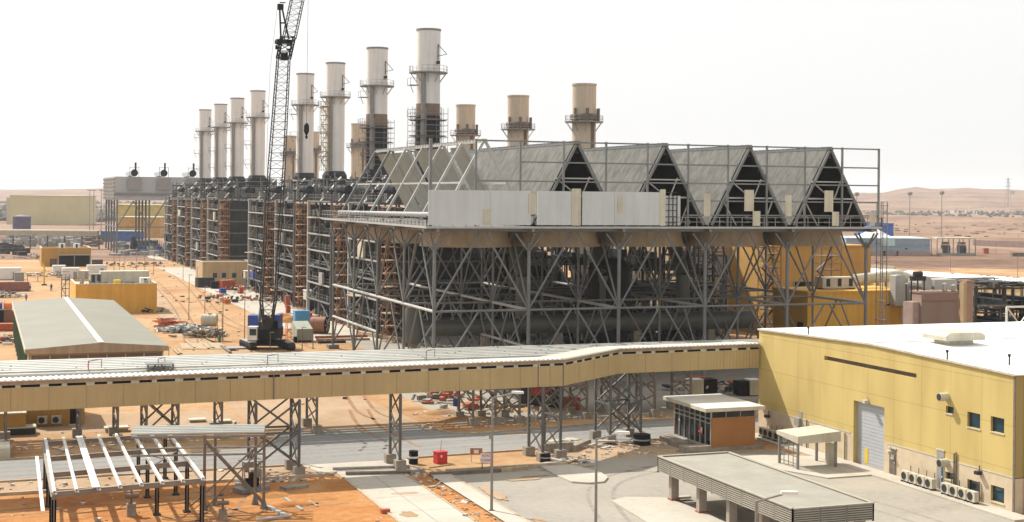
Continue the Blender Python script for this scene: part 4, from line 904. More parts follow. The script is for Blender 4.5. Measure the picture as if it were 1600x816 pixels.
for px, py, lb in ((1263,522,'small dark spigot on the hall roof near its far corner'), (1480,561,'small dark spigot on the hall roof near the ridge'), (1577,568,'thin rod on the hall roof by the right edge')):
    p = G(px, py + 2, 10.1); single(MB().tube(p + V(0,0,-.1), p + V(0,0,.75), .07, 6).tube(p + V(0,0,.6), p + V(0,0,.8), .12, 6), 'roof_spigot', DKST, lb, 'spigot', p, 'spigots on the hall roof')
# air conditioner outdoor units along the wall
def ac_unit(p, label, group, axis='x'):
    t = thing('outdoor_unit', label, 'air conditioner', (p.x, p.y, p.z), group); x, y, z = p
    MB().box(x - .2, x + .2, y - .45, y + .45, z + .12, z + .87).build('casing', CREAM, t)
    MB().tube((x - .235, y + .08, z + .5), (x - .201, y + .08, z + .5), .29, 16).build('fan_grille', DKST, t)
    b = MB()
    for d in (-.35, .35): b.box(x - .25, x + .25, y + d - .04, y + d + .04, z, z + .12)
    b.build('foot', DKST, t); b = MB(); b.tube((x + .2, y + .3, z + .5), (x + .62, y + .3, z + .5), .035, 6); b.tube((x + .62, y + .3, z + .5), (x + .62, y + .3, z + 1.2), .035, 6); b.build('refrigerant_pipe', BRST, t)
    return t
acx = BX - .85; u0 = None
lists = [(1416,1428.5,1441,1453.5), (1479.5,1492.5,1506,1520)]
lab = [['left', 'second', 'third', 'right'], ['left', 'second', 'third', 'right']]
for g_, xs_ in enumerate(lists):
    for q, px in enumerate(xs_):
        p = onX(px, 770, acx); p.z = .14
        lb = '%s outdoor unit of the four %s the grey door of the hall' % (['leftmost', 'second from left', 'third from left', 'rightmost'][q], ['left of', 'right of'][g_])
        if u0 is None: u0 = ac_unit(p, lb, 'outdoor units along the hall wall')
        else: dup(u0, p, lb)
for q, px in enumerate((1192, 1199, 1207, 1216, 1223)):
    p = onX(px, 690, acx); p.z = .14; dup(u0, p, '%s outdoor unit between kiosk and small shelter' % ['leftmost', 'second', 'middle', 'fourth', 'rightmost'][q], group='outdoor units beside the kiosk')
# ================================================================== KIOSK
KX0, KX1, KY0, KY1, KZ = 60.5, 65.0, 113.3, 120.5, 3.5
BRGL = mat('brown_black_glass', (.022, .018, .015), .12, var=.2)
kt = thing('glazed_kiosk', 'brown gatehouse with dark glazed front and pale flat roof', 'gatehouse', (KX0, KY0, 0))
b = MB(); b.box(KX0 - .3, KX1 + .8, KY0 - .3, KY1 + .3, 0, .3); b.build('plinth', FOOT, kt)
KW = mat('brown_render', (.32, .14, .045), .85, var=.07)
b = MB(); b.box(KX0 + .1, KX1, KY0, KY0 + .2, .3, KZ - .62); b.box(KX1 - .2, KX1, KY0 + .2, KY1, .3, KZ - .1); b.box(KX0 + .1, KX1 - .2, KY1 - .2, KY1, .3, KZ - .1); b.build('wall', KW, kt)
MB().box(KX0 + .15, KX1 - .1, KY0 + .06, KY0 + .14, KZ - .62, KZ - .05).build('clerestory', BRGL, kt)
b = MB()
for q in range(4): x = KX0 + .1 + (KX1 - KX0 - .2)*q/3; b.box(x, x + .1, KY0 + .02, KY0 + .16, KZ - .6, KZ - .02)
b.box(KX0 + .1, KX1, KY0 + .01, KY0 + .17, KZ - .67, KZ - .6); b.build('clerestory_frame', GALV, kt)
gl = MB().box(KX0 + .14, KX0 + .18, KY0 + .2, KY1 - .2, .32, KZ - .05).build('glazing', BRGL, kt)
b = MB()
for q in range(8): y = KY0 + (KY1 - KY0 - .1)*q/7; b.box(KX0 + .04, KX0 + .13, y, y + .09, .3, KZ)
for z in (.3, 2.35, 2.75): b.box(KX0 + .05, KX0 + .125, KY0, KY1, z, z + .09)
b.build('mullion', CSTL, kt)
y = KY0 + 1.9; MB().box(KX0 + .0, KX0 + .03, y - .35, y + .3, 1.35, 1.85).build('sticker', WHITE, gl); b = MB()
b.tube((KX0 - .015, y + .08, 1.68), (KX0 - .002, y + .08, 1.68), .22, 12); b.tube((KX0 - .015, y - .1, 1.3), (KX0 - .002, y - .1, 1.3), .2, 12); b.build('sticker', RED, gl)
MB().box(KX0 + .0, KX0 + .03, KY1 - 1.3, KY1 - 1.05, 1.8, 2.05).build('sticker', WHITE, gl)
ko = MB(); ko.box(KX0 - .75, KX1 + .75, KY0 - .5, KY1 + .7, KZ, KZ + .3); kr = ko.build('roof', CREAM, kt); MB().box(KX0 - .7, KX1 + .7, KY0 - .45, KY1 + .65, KZ + .301, KZ + .33).build('roof_sheet', ROOFW, kr)
p = onX(1060, 640, KX0 - .1)
single(MB().cbox((59.1, 113.4), 2.6, 1.1, 0, .55), 'concrete_planter', FOOT, 'low concrete trough in front of the glazed kiosk corner', 'trough', (59.1, 113.4, 0))
single(MB().cbox((59.0, 117.4), 1.1, 3.6, 0, .5), 'concrete_block', FOOT, 'long low concrete block along the kiosk front', 'concrete block', (59, 117.4, 0))
# ================================================================== small shelter by the hall
sx0, sx1, sy0, sy1 = 63.1, 66.7, 103.0, 105.9
st_ = thing('small_shelter', 'small cream shelter with sloping fascia on four posts by hall wall', 'shelter', (sx0, sy0, 0)); b = MB()
b.prism([(sx0 - .2, sy0 - .3), (sx1 + .3, sy0 - .3), (sx1 + .3, sy1 + .2), (sx0 - .2, sy1 + .2)], [2.25, 2.25, 2.55, 2.55], [2.85, 3.1, 3.1, 2.85]); b.build('roof', CREAM, st_)
for x in (sx0, sx1):
    for y in (sy0, sy1): MB().bar((x, y, .1), (x, y, 2.5), .18).build('post', GALV, st_)
b = MB()
for z in (.5, 1.1, 1.7, 2.2): b.bar((sx0, sy0, z), (sx0, sy1, z), .06)
for q in range(5): b.bar((sx0, sy0 + (sy1 - sy0)*q/4, .2), (sx0, sy0 + (sy1 - sy0)*q/4, 2.3), .05)
b.build('side_grille', GALV, st_); b = MB(); b.box(sx1 - .1, sx1 + .4, sy0 + .8, sy0 + 1.4, .12, 1.9); b.build('cabinet', CREAM, st_)
# ================================================================== car port with louvred fascia
a, c, d = G(1027, 712, 3.2), G(1140, 707, 3.2), G(1240, 795, 3.2)
px0, px1, py1, py0 = a.x, c.x, (a.y + c.y)/2, d.y
ct = thing('carport', 'flat roofed carport with louvred fascia on concrete columns', 'carport', (px0, py0, 0))
b = MB(); b.box(px0 + .1, px1 - .1, py0 + .1, py1 - .1, 3.0, 3.12); b.build('roof', mat('carport_sheet', (.285, .268, .222), .85, var=.09, scale=.5, spec=.15), ct)
LOUV = mat('louvre_slat', (.33, .30, .245), .6, var=.08)
def louvre(p, q, name='fascia'):
    b = MB(); n = 8
    for k_ in range(n): z = 2.1 + k_*.14; b.bar((*p, z + .05), (*q, z + .05), .1, .075)
    ln = (V(*q) - V(*p)).length; m_ = max(2, int(ln/1.9))
    for k_ in range(m_ + 1): e = V(*p) + (V(*q) - V(*p))*(k_/m_); b.box(e.x - .05, e.x + .05, e.y - .05, e.y + .05, 2.05, 3.2)
    b.bar((*p, 3.2), (*q, 3.2), .24, .06)
    o = b.build(name, LOUV, ct); return o
for p, q in (((px0, py1), (px0, py0)), ((px0, py0), (px1, py0)), ((px1, py0), (px1, py1)), ((px1, py1), (px0, py1))):
    louvre(p, q); u = V(*p); v_ = V(*q); n = Vector((-(v_ - u).y, (v_ - u).x, 0)).normalized()*-.12
    ctr = V((px0 + px1)/2, (py0 + py1)/2); n = n if (ctr - u).dot(n) > 0 else -n
    MB().slab([u + n + V(0,0,2.15), v_ + n + V(0,0,2.15), v_ + n + V(0,0,3.0), u + n + V(0,0,3.0)], .02).build('fascia_backing', BRST, ct)
yy = G(1037, 785).y
for q in range(5):
    for x in (px0 + .75, px1 - .75):
        b = MB(); y = yy - q*4.35
        if y < py0: continue
        b.box(x - .3, x + .3, y - .22, y + .22, .1, 2.99); o = b.build('column', mat('grey_column', (.32, .27, .22), .85, var=.12), ct); MB().box(x - .36, x + .36, y - .3, y + .3, .02, .24).build('column_base', REDB if x < px0 + 1 else FOOT, o)
single(MB().cbox((G(1050,788).x + 1.2, G(1050,788).y + 1), 1.5, .5, .14, .3), 'stone_slab', CREAM, 'pale slab lying near the first carport column', 'slab', G(1055, 785))
# ================================================================== steel roof frame, front left
C = [G(82, 773, 3.4), G(318, 751, 3.4), G(262, 680, 3.4), G(67, 694, 3.4)]
fr = thing('steel_roof_frame', 'unfinished steel canopy frame with eight white purlins', 'steel frame', (C[0].x, C[0].y, 0))
def fl(u, v): return (C[0]*(1 - u) + C[1]*u)*(1 - v) + (C[3]*(1 - u) + C[2]*u)*v
FRST = mat('canopy_frame_steel', (.24, .205, .17), .6, var=.12)
def ibeam(b, p, q, h=.34, w=.2):
    b.bar(p + V(0,0,h/2 - .02), q + V(0,0,h/2 - .02), w, .04); b.bar(p - V(0,0,h/2 - .02), q - V(0,0,h/2 - .02), w, .04); b.bar(p, q, .05, h - .08)
for v in (0, .34, .66, 1): b = MB(); ibeam(b, fl(0, v), fl(1, v)); b.build('beam', FRST, fr)
for u in (0, 1): b = MB(); ibeam(b, fl(u, 0) - V(0,0,.02), fl(u, 1) - V(0,0,.02), .3); b.build('beam', FRST, fr)
for v in (0, .34, .66, 1):
    for u in (.02, .76, .98) if v > 0 else (0.01, .99):
        p = fl(u, v); b = MB(); ibeam(b, V(p.x, p.y, 0), V(p.x, p.y, 3.2), .3, .28); o = b.build('column', FRST, fr); MB().cbox((p.x, p.y), .5, .5, 0, .12).build('base_plate', DKST, o)
for q in range(8):
    u = .01 + q*.98/7; p, e = fl(u, -.03) + V(0,0,.32), fl(u + .012, 1.03) + V(0,0,.32); b = MB(); b.bar(p, e, .16, .03); s = (fl(1, 0) - fl(0, 0)).normalized()*.08
    b.bar(p - s - V(0,0,.1), e - s - V(0,0,.1), .03, .22); b.bar(p + s - V(0,0,.2), e + s - V(0,0,.2), .16, .03)
    if q == 2: b.bar(p - s*3.2 + V(0,0,.01), e - s*3.2, .26, .03)
    o = b.build('purlin', WHITE, fr); b = MB()
    for k_ in range(9): g_ = p + (e - p)*((k_ + .5)/9); b.cbox((g_.x, g_.y), .05, .05, g_.z + .012, g_.z + .04)
    b.build('bolt', DKST, o)
b = MB(); p, e = fl(-.06, -.02) + V(0,0,-.9), fl(-.06, .75) + V(0,0,-.05); b.bar(p, e, .22, .05); b.build('edge_channel', WHITE, fr)
b = MB()
for u0_, u1_, v0, v1 in ((.0, .3, .66, 1), (.3, .0, .66, 1), (.7, 1, .34, .66), (1, .7, .34, .66), (.35, .65, .66, 1), (.65, .35, .66, 1)): b.bar(fl(u0_, v0) - V(0,0,.1), fl(u1_, v1) - V(0,0,.1), .07)
b.build('wind_brace', GALV, fr)
# ------------------------------------------------------------------ cable tray gantry beside it
g0, g1 = G(205, 677, 5.5), G(413, 674, 5.5)
gt2 = thing('cable_tray_gantry', 'silvery cable trays on a tubular gantry with big X bracing', 'gantry', (g1.x, g1.y, 0)); d_ = (g1 - g0).normalized(); n_ = V(-d_.y, d_.x)
for q in range(5): b = MB(); b.tube(g0 + n_*(q*.72 - .3), g1 + n_*(q*.72 - .3), .1, 10); b.build('cable_tray', TRAY, gt2)
b = MB(); b.bar(g0 - V(0,0,.3), g1 - V(0,0,.3), .16); b.bar(g0 + n_*1.5 - V(0,0,.3), g1 + n_*1.5 - V(0,0,.3), .16); b.bar(g0 - V(0,0,1.1), g1 - V(0,0,1.1), .1); b.bar(g0 - V(0,0,1.6), g1 - V(0,0,1.6), .12); b.build('gantry_beam', GALV, gt2)
for f in (.55, .62, .93, 1.0):
    p = g0 + (g1 - g0)*f + n_*(1.5 if f in (.62, .93) else 0); b = MB(); b.bar((p.x, p.y, 0), (p.x, p.y, 5.3), .18); b.tube((p.x, p.y, 0), (p.x, p.y, .7), .28, 8, .1); b.build('post', BRST, gt2)
b = MB(); p, e = g0 + (g1 - g0)*.55, g1
b.bar((p.x, p.y, 4.9), (e.x, e.y, .4), .22); b.bar((e.x, e.y, 4.9), (p.x - 1, p.y - .3, .4), .1); b.bar((e.x - .6, e.y, 3.9), (p.x + .2, p.y, .2), .09); b.build('cross_brace', BRST, gt2)
# ================================================================== lamps, signs, small things of the foreground
def lamp(p, h, hd, label, arm=1.8, sign=False):
    t = thing('street_lamp', label, 'lamp post', (p.x, p.y, 0), 'lamp posts of the car park'); MB().tube((p.x, p.y, 0), (p.x, p.y, h), .11, 10, .07).build('pole', GALV, t, True)
    e = V(p.x, p.y, h) + hd*arm + V(0,0,.25); MB().tube((p.x, p.y, h - .04), e, .05, 8).build('arm', GALV, t)
    b = MB(); d = hd.normalized(); s = V(-d.y, d.x); L0 = e - d*.1
    pr = [(0, .06), (.2, .17), (.55, .19), (.85, .1)]
    top = [L0 + d*a + s*w_ + V(0,0,.06*(1 - a)) for a, w_ in pr] + [L0 + d*a - s*w_ + V(0,0,.06*(1 - a)) for a, w_ in reversed(pr)]
    n = len(top); b.add([p_ + V(0,0,.1) for p_ in top] + [p_ - V(0,0,.06) for p_ in top], [tuple(range(n)), tuple(range(2*n - 1, n - 1, -1))] + [(i, (i + 1) % n, (i + 1) % n + n, i + n) for i in range(n)]); b.build('lamp_head', WHITE, t, True)
    b = MB(); b.cbox((p.x, p.y), .4, .4, 0, .12); b.build('base', FOOT, t)
    return t
hd = (RT + FW*.25).normalized()
lamp(G(768, 800), 8.1, hd, 'tall lamp post standing on the pavement left of the car park', 1.5)
p = D(932, 690, 85.6); lamp(V(p.x, p.y), 8.0, hd, 'lamp post in the middle of the car park', 1.3)
p = D(1182, 786, 68.5); lamp(V(p.x, p.y), 8.0, hd, 'lamp post in front of the louvred carport', 1.35)
def text_obj(body, loc, size, m, parent, xdir, name='lettering'):
    c = bpy.data.curves.new(name, 'FONT'); c.body = body; c.size = size; c.align_x = 'CENTER'; c.align_y = 'CENTER'; c.extrude = .004
    tmp = bpy.data.objects.new(name, c); col.objects.link(tmp); dg = bpy.context.evaluated_depsgraph_get(); me = bpy.data.meshes.new_from_object(tmp.evaluated_get(dg)); bpy.data.objects.remove(tmp)
    x = xdir.normalized(); z = UP; y = x.cross(z)*-1
    M = Matrix(((x.x, z.x, -y.x, loc[0]), (x.y, z.y, -y.y, loc[1]), (x.z, z.z, -y.z, loc[2]), (0, 0, 0, 1)))
    off_ = root_loc(parent); me.transform(Matrix.Translation(-off_) @ M); me.materials.clear(); me.materials.append(m)
    o = bpy.data.objects.new(name, me); col.objects.link(o); o.parent = parent; return o
def sign(p, w_, h_, z, label, cat, bm, legs, lm=BRST, text=(), tm=RED, tsize=.3, patch=None):
    t = thing('road_sign', label, cat, (p.x, p.y, 0)); x = RT; f = -FW
    def plate(nm, w0, w1, z0, z1, d, mm): 
        a, c = p + x*w0 + f*d, p + x*w1 + f*d; return MB().slab([V(a.x, a.y, z0), V(c.x, c.y, z0), V(c.x, c.y, z1), V(a.x, a.y, z1)], .03).build(nm, mm, t)
    plate('board', -w_/2, w_/2, z, z + h_, .06, bm)
    for q in legs: a = p + x*q; MB().bar((a.x, a.y, 0), (a.x, a.y, z + h_*.6), .07).build('leg', lm, t)
    if patch: plate('notice', patch[0], patch[1], z + patch[2], z + patch[3], .075 + .03, WHITE)
    for q, s in enumerate(text):
        a = p + f*.11; text_obj(s, (a.x, a.y, z + h_*(1 - (q + .5)/len(text))), tsize, tm, t, x)
    return t
PINK = mat('sign_white', (.75, .68, .64), .5, var=.05)
sign(G(760, 737), .82*1.2, .74, .75, 'white ROAD CLOSED board with red letters beside the lamp post', 'sign', PINK, (-.35, .35), text=('ROAD', 'CLOSED'), tsize=.27)
sign(G(744, 722), 1.02, .55, .62, 'brown board on two thin legs with a pale notice', 'sign', mat('brown_board', (.34, .13, .07), .6), (-.42, .42), lm=CREAM, patch=(-.2, .2, .12, .42))
sign(G(767, 735), .35, .36, 2.55, 'small grey box on a thin post beside the tall lamp post', 'post box', GREYW, (0.04,), lm=GALV)
sign(G(713, 652), .66, .75, 1.1, 'blue square notice in front of pipe rack legs', 'sign', BLUE, (.1,))
t = sign(G(465, 724), .05, .05, 1.7, 'pale blue triangular flag sign beside the braced gallery tower', 'sign', WHITE, (-.2, .15), lm=GALV); p = G(465, 724)
MB().slab([p - RT*.2 - FW*.1 + V(0,0,2.1), p + RT*.5 - FW*.1 + V(0,0,2.75), p - RT*.2 - FW*.1 + V(0,0,3.4)], .03).build('triangle', LBLUE, t); MB().slab([p - RT*.15 - FW*.1 + V(0,0,1.3), p + RT*.42 - FW*.1 + V(0,0,1.9), p - RT*.15 - FW*.1 + V(0,0,2.0)], .03).build('triangle', LBLUE, t)
p = G(688, 724); t = thing('fire_hose_box', 'bright red hose cabinet at the edge of the road', 'hose box', p); MB().cbox(p, .95, .7, .02, .95, .2).build('cabinet', RED, t); MB().cbox(p, 1.05, .8, .951, 1.0, .2).build('lid', RED, t); MB().cbox(p - FW*.37, .35, .03, .55, .75, -AZ).build('label_plate', WHITE, t); MB().bar((p.x, p.y, 1), (p.x + .08, p.y, 1.9), .025).build('aerial', DKST, t)
def drum(p, r, h, label, m=BLACK, band=None):
    t = thing('oil_drum', label, 'drum', p); b = MB(); b.lathe(p.x, p.y, [(.01, .0), (r, 0), (r, h*.32), (r + .03, h*.34), (r, h*.36), (r, h*.65), (r + .03, h*.67), (r, h*.69), (r, h), (r - .03, h - .02), (.01, h - .02)], 20); b.build('body', m, t, True); MB().lathe(p.x, p.y, [(r + .035, h*.45), (r + .035, h*.6)], 20).build('band', band or GREYW, t); return t
drum(G(852, 722), .42, .75, 'black drum beside the gallery legs left of the bend'); drum(G(1003, 695), .78, .95, 'wide black tub by the gallery tower near the kiosk'); drum(G(646, 725), .38, 1.1, 'black drum with a white band by the slim gallery legs', BLACK, WHITE)
MBs = [(870, 706, 2.9, .55, .8, AZ - .35, 'long concrete barrier block under the gallery bend'), (905, 700, 4.2, .7, .5, .8, 'long slanted concrete kerb stone in the rubble by the kiosk drive')]
for px, py, l, w_, h, r_, lb in MBs: p = G(px, py); single(MB().cbox(p, l, w_, 0, h, r_), 'concrete_barrier', FOOT, lb, 'barrier', p)
b = MB(); q = random.Random(5); c0 = G(930, 697)
for _ in range(16):
    a = c0 + RT*q.uniform(-4, 4) + FW*q.uniform(-1.4, 1.4); z = q.uniform(0, .35); b.cbox(a, q.uniform(.6, 1.8), q.uniform(.3, .8), z, z + .14, q.uniform(0, 3))
c1 = G(885, 722)
for _ in range(8): a = c1 + RT*q.uniform(-1.6, 1.6) + FW*q.uniform(-.5, .5); z = q.uniform(0, .3); b.cbox(a, q.uniform(.7, 1.4), q.uniform(.3, .6), z, z + .1, q.uniform(0, 3))
struct(b, 'broken_slabs', CONC, 'stuff')
def plank(px0, py0, px1, py1, label, m=TIMB, w_=.25, h=.1, z=.05, name='timber_plank', cat='plank', r=None):
    a, c = G(px0, py0, z), G(px1, py1, z); b = MB(); b.bar(a, c, w_, h) if r is None else b.tube(a + V(0,0,r), c + V(0,0,r), r, 10); single(b, name, m, lb_(label), cat, a)
def lb_(s): return s
plank(415, 790, 447, 806, 'pale steel channel lying on the red dirt by the gantry foot', CSTL, .3, .2, .1, 'steel_channel', 'steel section'); plank(445, 778, 472, 797, 'thin grey plank lying on the red dirt', GREYW)
plank(400, 815, 455, 808, 'long pale pipe lying at the lower picture edge', CSTL, name='loose_pipe', cat='pipe', r=.1); plank(478, 790, 497, 786, 'short thin rod on the red dirt', BRST, .1); plank(482, 783, 496, 791, 'short pale batten on red dirt', TIMB, .14)
plank(520, 735, 640, 731, 'long steel pipe laid across the crossing pad', GALV, name='loose_pipe', cat='pipe', r=.12); plank(540, 742, 640, 740, 'rusty pipe in front of the crossing pad', BRST, name='loose_pipe', cat='pipe', r=.14); plank(672, 741, 780, 735, 'long dark timber sleeper along the top of the car park', BRST, .4, .3, .15); plank(782, 735, 826, 731, 'second timber sleeper right of the road closed board', TIMB, .4, .3, .15)
plank(640, 738, 660, 735, 'short grey sleeper by the concrete path', GREYW, .4, .3, .15); plank(705, 745, 722, 752, 'short dark bar lying in the car park shade', DKST, .2, .08); plank(670, 731, 705, 726, 'thin batten beside the red hose box', TIMB, .12)
p = G(460, 763); single(MB().cbox(p, 2.0, .9, 0, .22, AZ), 'concrete_slab', FOOT, 'flat concrete slab in the gallery shadow on red dirt', 'slab', p)
p = G(510, 741); single(MB().cbox(p, 1.6, .5, 0, .2, .1), 'concrete_slab', CONC, 'pale slab beside the right hand foot of the gallery tower', 'slab', p)
p = G(602, 802); single(MB().cbox(p, .6, .4, 0, .3, .1), 'rock', REDB, 'rusty brown lump lying on the red dirt near the concrete path', 'rock', p)
p = G(676, 761, .03); single(MB().cbox(p, .7, .35, .03, .1, .5).bar(p + V(.3,0,.05), p + V(.7,.2,.3), .1), 'bent_bracket', GREYW, 'small grey bracket lying on the concrete path', 'bracket', p)
# pump skid below the gantry
p = G(393, 768); t = thing('pump_skid', 'grey canopied pump skid at the roadside under the gantry', 'pump', p); MB().cbox(p, 2.4, 1.4, .05, .35, AZ).build('skid_base', GALV, t)
b = MB()
for dx in (-.6, .6):
    for dy in (-.4, .4): b.bar((p.x + dx, p.y + dy, .35), (p.x + dx, p.y + dy, 2.3), .08)
b.build('canopy_post', GALV, t); MB().cbox(p, 1.7, 1.2, 2.3, 2.36, AZ).build('canopy', GREYW, t); b = MB(); b.tube((p.x - .5, p.y, .7), (p.x + .5, p.y + .1, .7), .33, 10); b.box(p.x - .2, p.x + .2, p.y - .3, p.y + .3, .35, 1.4); b.build('motor', BLACK, t)
# valve posts / hydrants in the red dirt
def valve(p, label, s=1.):
    t = thing('valve_post', label, 'valve', p, 'valve posts in the red dirt'); MB().cbox(p, .5*s, .5*s, 0, .7*s).build('block', FOOT, t); b = MB(); b.tube((p.x, p.y, .7*s), (p.x, p.y, 1.5*s), .08, 8); b.tube((p.x - .4*s, p.y, 1.15*s), (p.x + .4*s, p.y, 1.15*s), .16*s, 10); b.build('valve_body', BRST, t)
valve(G(348, 812), 'valve post between the frame and the gantry foot'); valve(G(205, 806), 'concrete valve block under the steel roof frame', 1.2)
# rubble in front of the pump skid
scatter('pipe_scrap', mat('pipe_scrap', (.38, .35, .31), .8, var=.4, scale=3), [(18.5, 24, 110.8, 113)], 60, .08, .3, 9)
# ================================================================== LEFT SITE: workshop, huts, containers
fl_, fr_, bl_ = G(40, 547, 5.0), G(263, 541, 5.0), G(27, 472, 5.0)
wx0, wx1, wy0, wy1 = fl_.x, fr_.x, (fl_.y + fr_.y)/2, bl_.y; wm = wx0 + (wx1 - wx0)*.52
ws = thing('workshop_shed', 'long shed with grey green roof and a white ridge stripe', 'shed', (wx0, wy0, 0))
b = MB(); b.box(wx0 + .4, wx1 - .4, wy0 + 1.0, wy0 + 1.2, 0, 2.2); b.box(wx0 + .4, wx1 - .4, wy0 + 1.0, wy0 + 1.2, 4.2, 5.0); b.box(wx0 + .4, wx0 + .6, wy0 + 1.2, wy1 - .5, 0, 4.9); b.box(wx1 - .6, wx1 - .4, wy0 + 1.2, wy1 - .5, 0, 4.9); b.box(wx0 + .6, wx1 - .6, wy1 - .7, wy1 - .5, 0, 4.9)
b.build('wall', TANW, ws)
MB().box(wx0 + .6, wx1 - .6, wy0 + 1.08, wy0 + 1.13, 2.2, 4.2).build('window_band', mat('dusty_glass', (.17, .13, .11), .4, var=.1), ws); b = MB()
for q in range(8): x = wx0 + .5 + (wx1 - wx0 - 1.1)*q/7; b.box(x, x + .14, wy0 + .97, wy0 + 1.07, 2.2, 4.2)
b.build('mullion', CREAM, ws)
b = MB(); zr = .55
b.slab([V(wx0, wy0, 4.95), V(wm, wy0, 4.95 + zr), V(wm, wy1, 4.95 + zr), V(wx0, wy1, 4.95)], .1); b.slab([V(wm, wy0, 4.95 + zr), V(wx1, wy0, 4.95), V(wx1, wy1, 4.95), V(wm, wy1, 4.95 + zr)], .1); r_ = b.build('roof', GREENR, ws)
MB().box(wm - .32, wm + .32, wy0 - .02, wy1 + .02, 4.95 + zr + .08, 4.95 + zr + .16).build('ridge_flashing', mat('ridge_white', (.50, .48, .42), .6), r_)
b = MB(); b.slab([V(wx0, wy0 - .06, 4.5), V(wx1, wy0 - .06, 4.5), V(wx1, wy0 - .06, 5.05), V(wm, wy0 - .06, 5.05 + zr), V(wx0, wy0 - .06, 5.05)], .05); b.build('gable_trim', BEIGE, r_); MB().box(wx0 - .08, wx0 - .01, wy0 - .06, wy1, 4.6, 5.07).build('gutter', CREAM, r_)
for q in range(12): y = wy0 + 2 + q*5.5; MB().bar((wx0 + .1, y, 0), (wx0 + .1, y, 4.6), .25).build('column', GREEN, ws)
MB().box(wx1 + .02, wx1 + .1, wy0 - .1, wy0 + .1, 0, 4.9).build('downpipe', CREAM, ws)
def flat_house(p0, pxl, h, depth, label, wm_=OCHS, name='ochre_building', para=.35):
    y0 = p0.y; x1 = p0.x; x0 = onY(pxl, 480, y0).x
    t = thing(name, label, 'building', (x0, y0, 0)); b = MB()
    b.box(x0, x1, y0, y0 + .25, 0, h); b.box(x0, x0 + .25, y0 + .25, y0 + depth, 0, h); b.box(x1 - .25, x1, y0 + .25, y0 + depth, 0, h); b.box(x0 + .25, x1 - .25, y0 + depth - .25, y0 + depth, 0, h); b.build('wall', wm_, t)
    MB().box(x0 + .25, x1 - .25, y0 + .25, y0 + depth - .25, h - para - .15, h - para).build('roof', CONC, t)
    b = MB()
    for (xa, xb, ya, yb) in ((x0 - .06, x1 + .06, y0 - .06, y0 + .3), (x0 - .06, x0 + .3, y0 + .3, y0 + depth), (x1 - .3, x1 + .06, y0 + .3, y0 + depth)): b.box(xa, xb, ya, yb, h + .002, h + .12)
    b.build('coping', CREAM, t)
    return t, x0, x1, y0
p0 = G(245, 488); t2, hx0, hx1, hy0 = flat_house(p0, 118, 5.3, 16, 'low ochre substation house with cream units on its roof')
def roof_unit(x0, x1, y0, y1, z0, z1, label, m=CREAM, fans=0):
    t = thing('roof_unit', label, 'air handler', (x0, y0, z0)); MB().box(x0, x1, y0, y1, z0 + .15, z1).build('casing', m, t); MB().box(x0 + .1, x0 + .25, y0 + .1, y1 - .1, z0, z0 + .15).build('foot', DKST, t); MB().box(x1 - .25, x1 - .1, y0 + .1, y1 - .1, z0, z0 + .15).build('foot', DKST, t)
    if fans:
        for q in range(fans): x = x0 + (x1 - x0)*(q + .5)/fans; MB().box(x - .3, x + .3, y0 - .03, y0 - .002, z0 + .4, z1 - .2).build('louvre', DKST, t)
    return t
roof_unit(hx0 + 5, hx1 - .5, hy0 + 9, hy0 + 12, 4.95, 7.2, 'long cream duct unit along the roof of the low ochre house')
roof_unit(hx0 + 3, hx0 + 5, hy0 + 6, hy0 + 8, 4.95, 6.9, 'grey cooler with dark louvres on the ochre house roof', GREYW, 2)
roof_unit(hx1 - 2.6, hx1 - .8, hy0 + 4, hy0 + 6, 4.95, 6.2, 'small white unit on the right corner of the ochre house roof', WHITE, 1); roof_unit(hx0 + 7, hx0 + 8.2, hy0 + 2.5, hy0 + 4, 4.95, 5.9, 'yellowish unit in front of the long duct on the ochre house', YELP)
b = MB(); q = random.Random(8)
for _ in range(26): x = q.uniform(hx0 + .6, hx1 - .6); y = hy0 + q.uniform(.8, 8); b.box(x, x + q.uniform(.2, .8), y, y + q.uniform(.2, .7), 4.95, 5.0 + q.uniform(.2, .9))
struct(b, 'roof_clutter', GREYW, 'stuff')
scaffold_tower(G(102, 472).x, G(102, 472).y, 0, 5.6, 1.5, 2, 'brown ladder frame left of the low ochre house', BRST, 2.4, TIMB, 'small site frames')
p0 = G(142, 416); t3, hx0, hx1, hy0 = flat_house(p0, 64, 5.4, 14, 'distant ochre house with dark shaded bays and roof coolers', OCH)
b = MB(); x0 = onY(91, 405, hy0).x; b.box(x0, hx1 - .2, hy0 - 2.4, hy0 - .02, 3.3, 3.5); b.build('canopy', GREYW, t3); MB().box(x0 + .2, hx1 - .4, hy0 - .06, hy0 - .01, .1, 3.25).build('bay_shade_sheet', BLACK, t3); b = MB()  # black sheet on the wall paints in the shade of the recessed bays
for q in range(3): x = x0 + (hx1 - .4 - x0)*q/2; b.bar((x, hy0 - 2.3, 0), (x, hy0 - 2.3, 3.3), .2)
b.build('canopy_post', GREYW, t3); xa = onY(78, 410, hy0).x; MB().box(xa, xa + 1.9, hy0 - .06, hy0 - .01, .1, 2.3).build('door', BROWN, t3)
for n_, px in enumerate((93, 116)): x = onY(px, 382, hy0).x; roof_unit(x, x + 1.8, hy0 + 3, hy0 + 4.6, 5.0, 6.7, ['left white cooler on the distant ochre house', 'right white cooler on the distant ochre house'][n_], WHITE, 1)
# tan hut in front of the boilers
p0 = V(62.5, 352); t4, hx0, hx1, hy0 = flat_house(p0, 316, 5.5, 12, 'tan flat roofed hut in front of the boilers', TANW, 'tan_hut')
for px in (336, 350, 366, 382): x = onY(px, 420, hy0).x; w_ = MB().box(x - .5, x + .5, hy0 - .05, hy0 - .004, 1.7, 2.9).build('window', DKGL, t4); MB().box(x - .6, x + .6, hy0 - .08, hy0 - .002, 1.55, 1.69).build('sill', CREAM, w_)
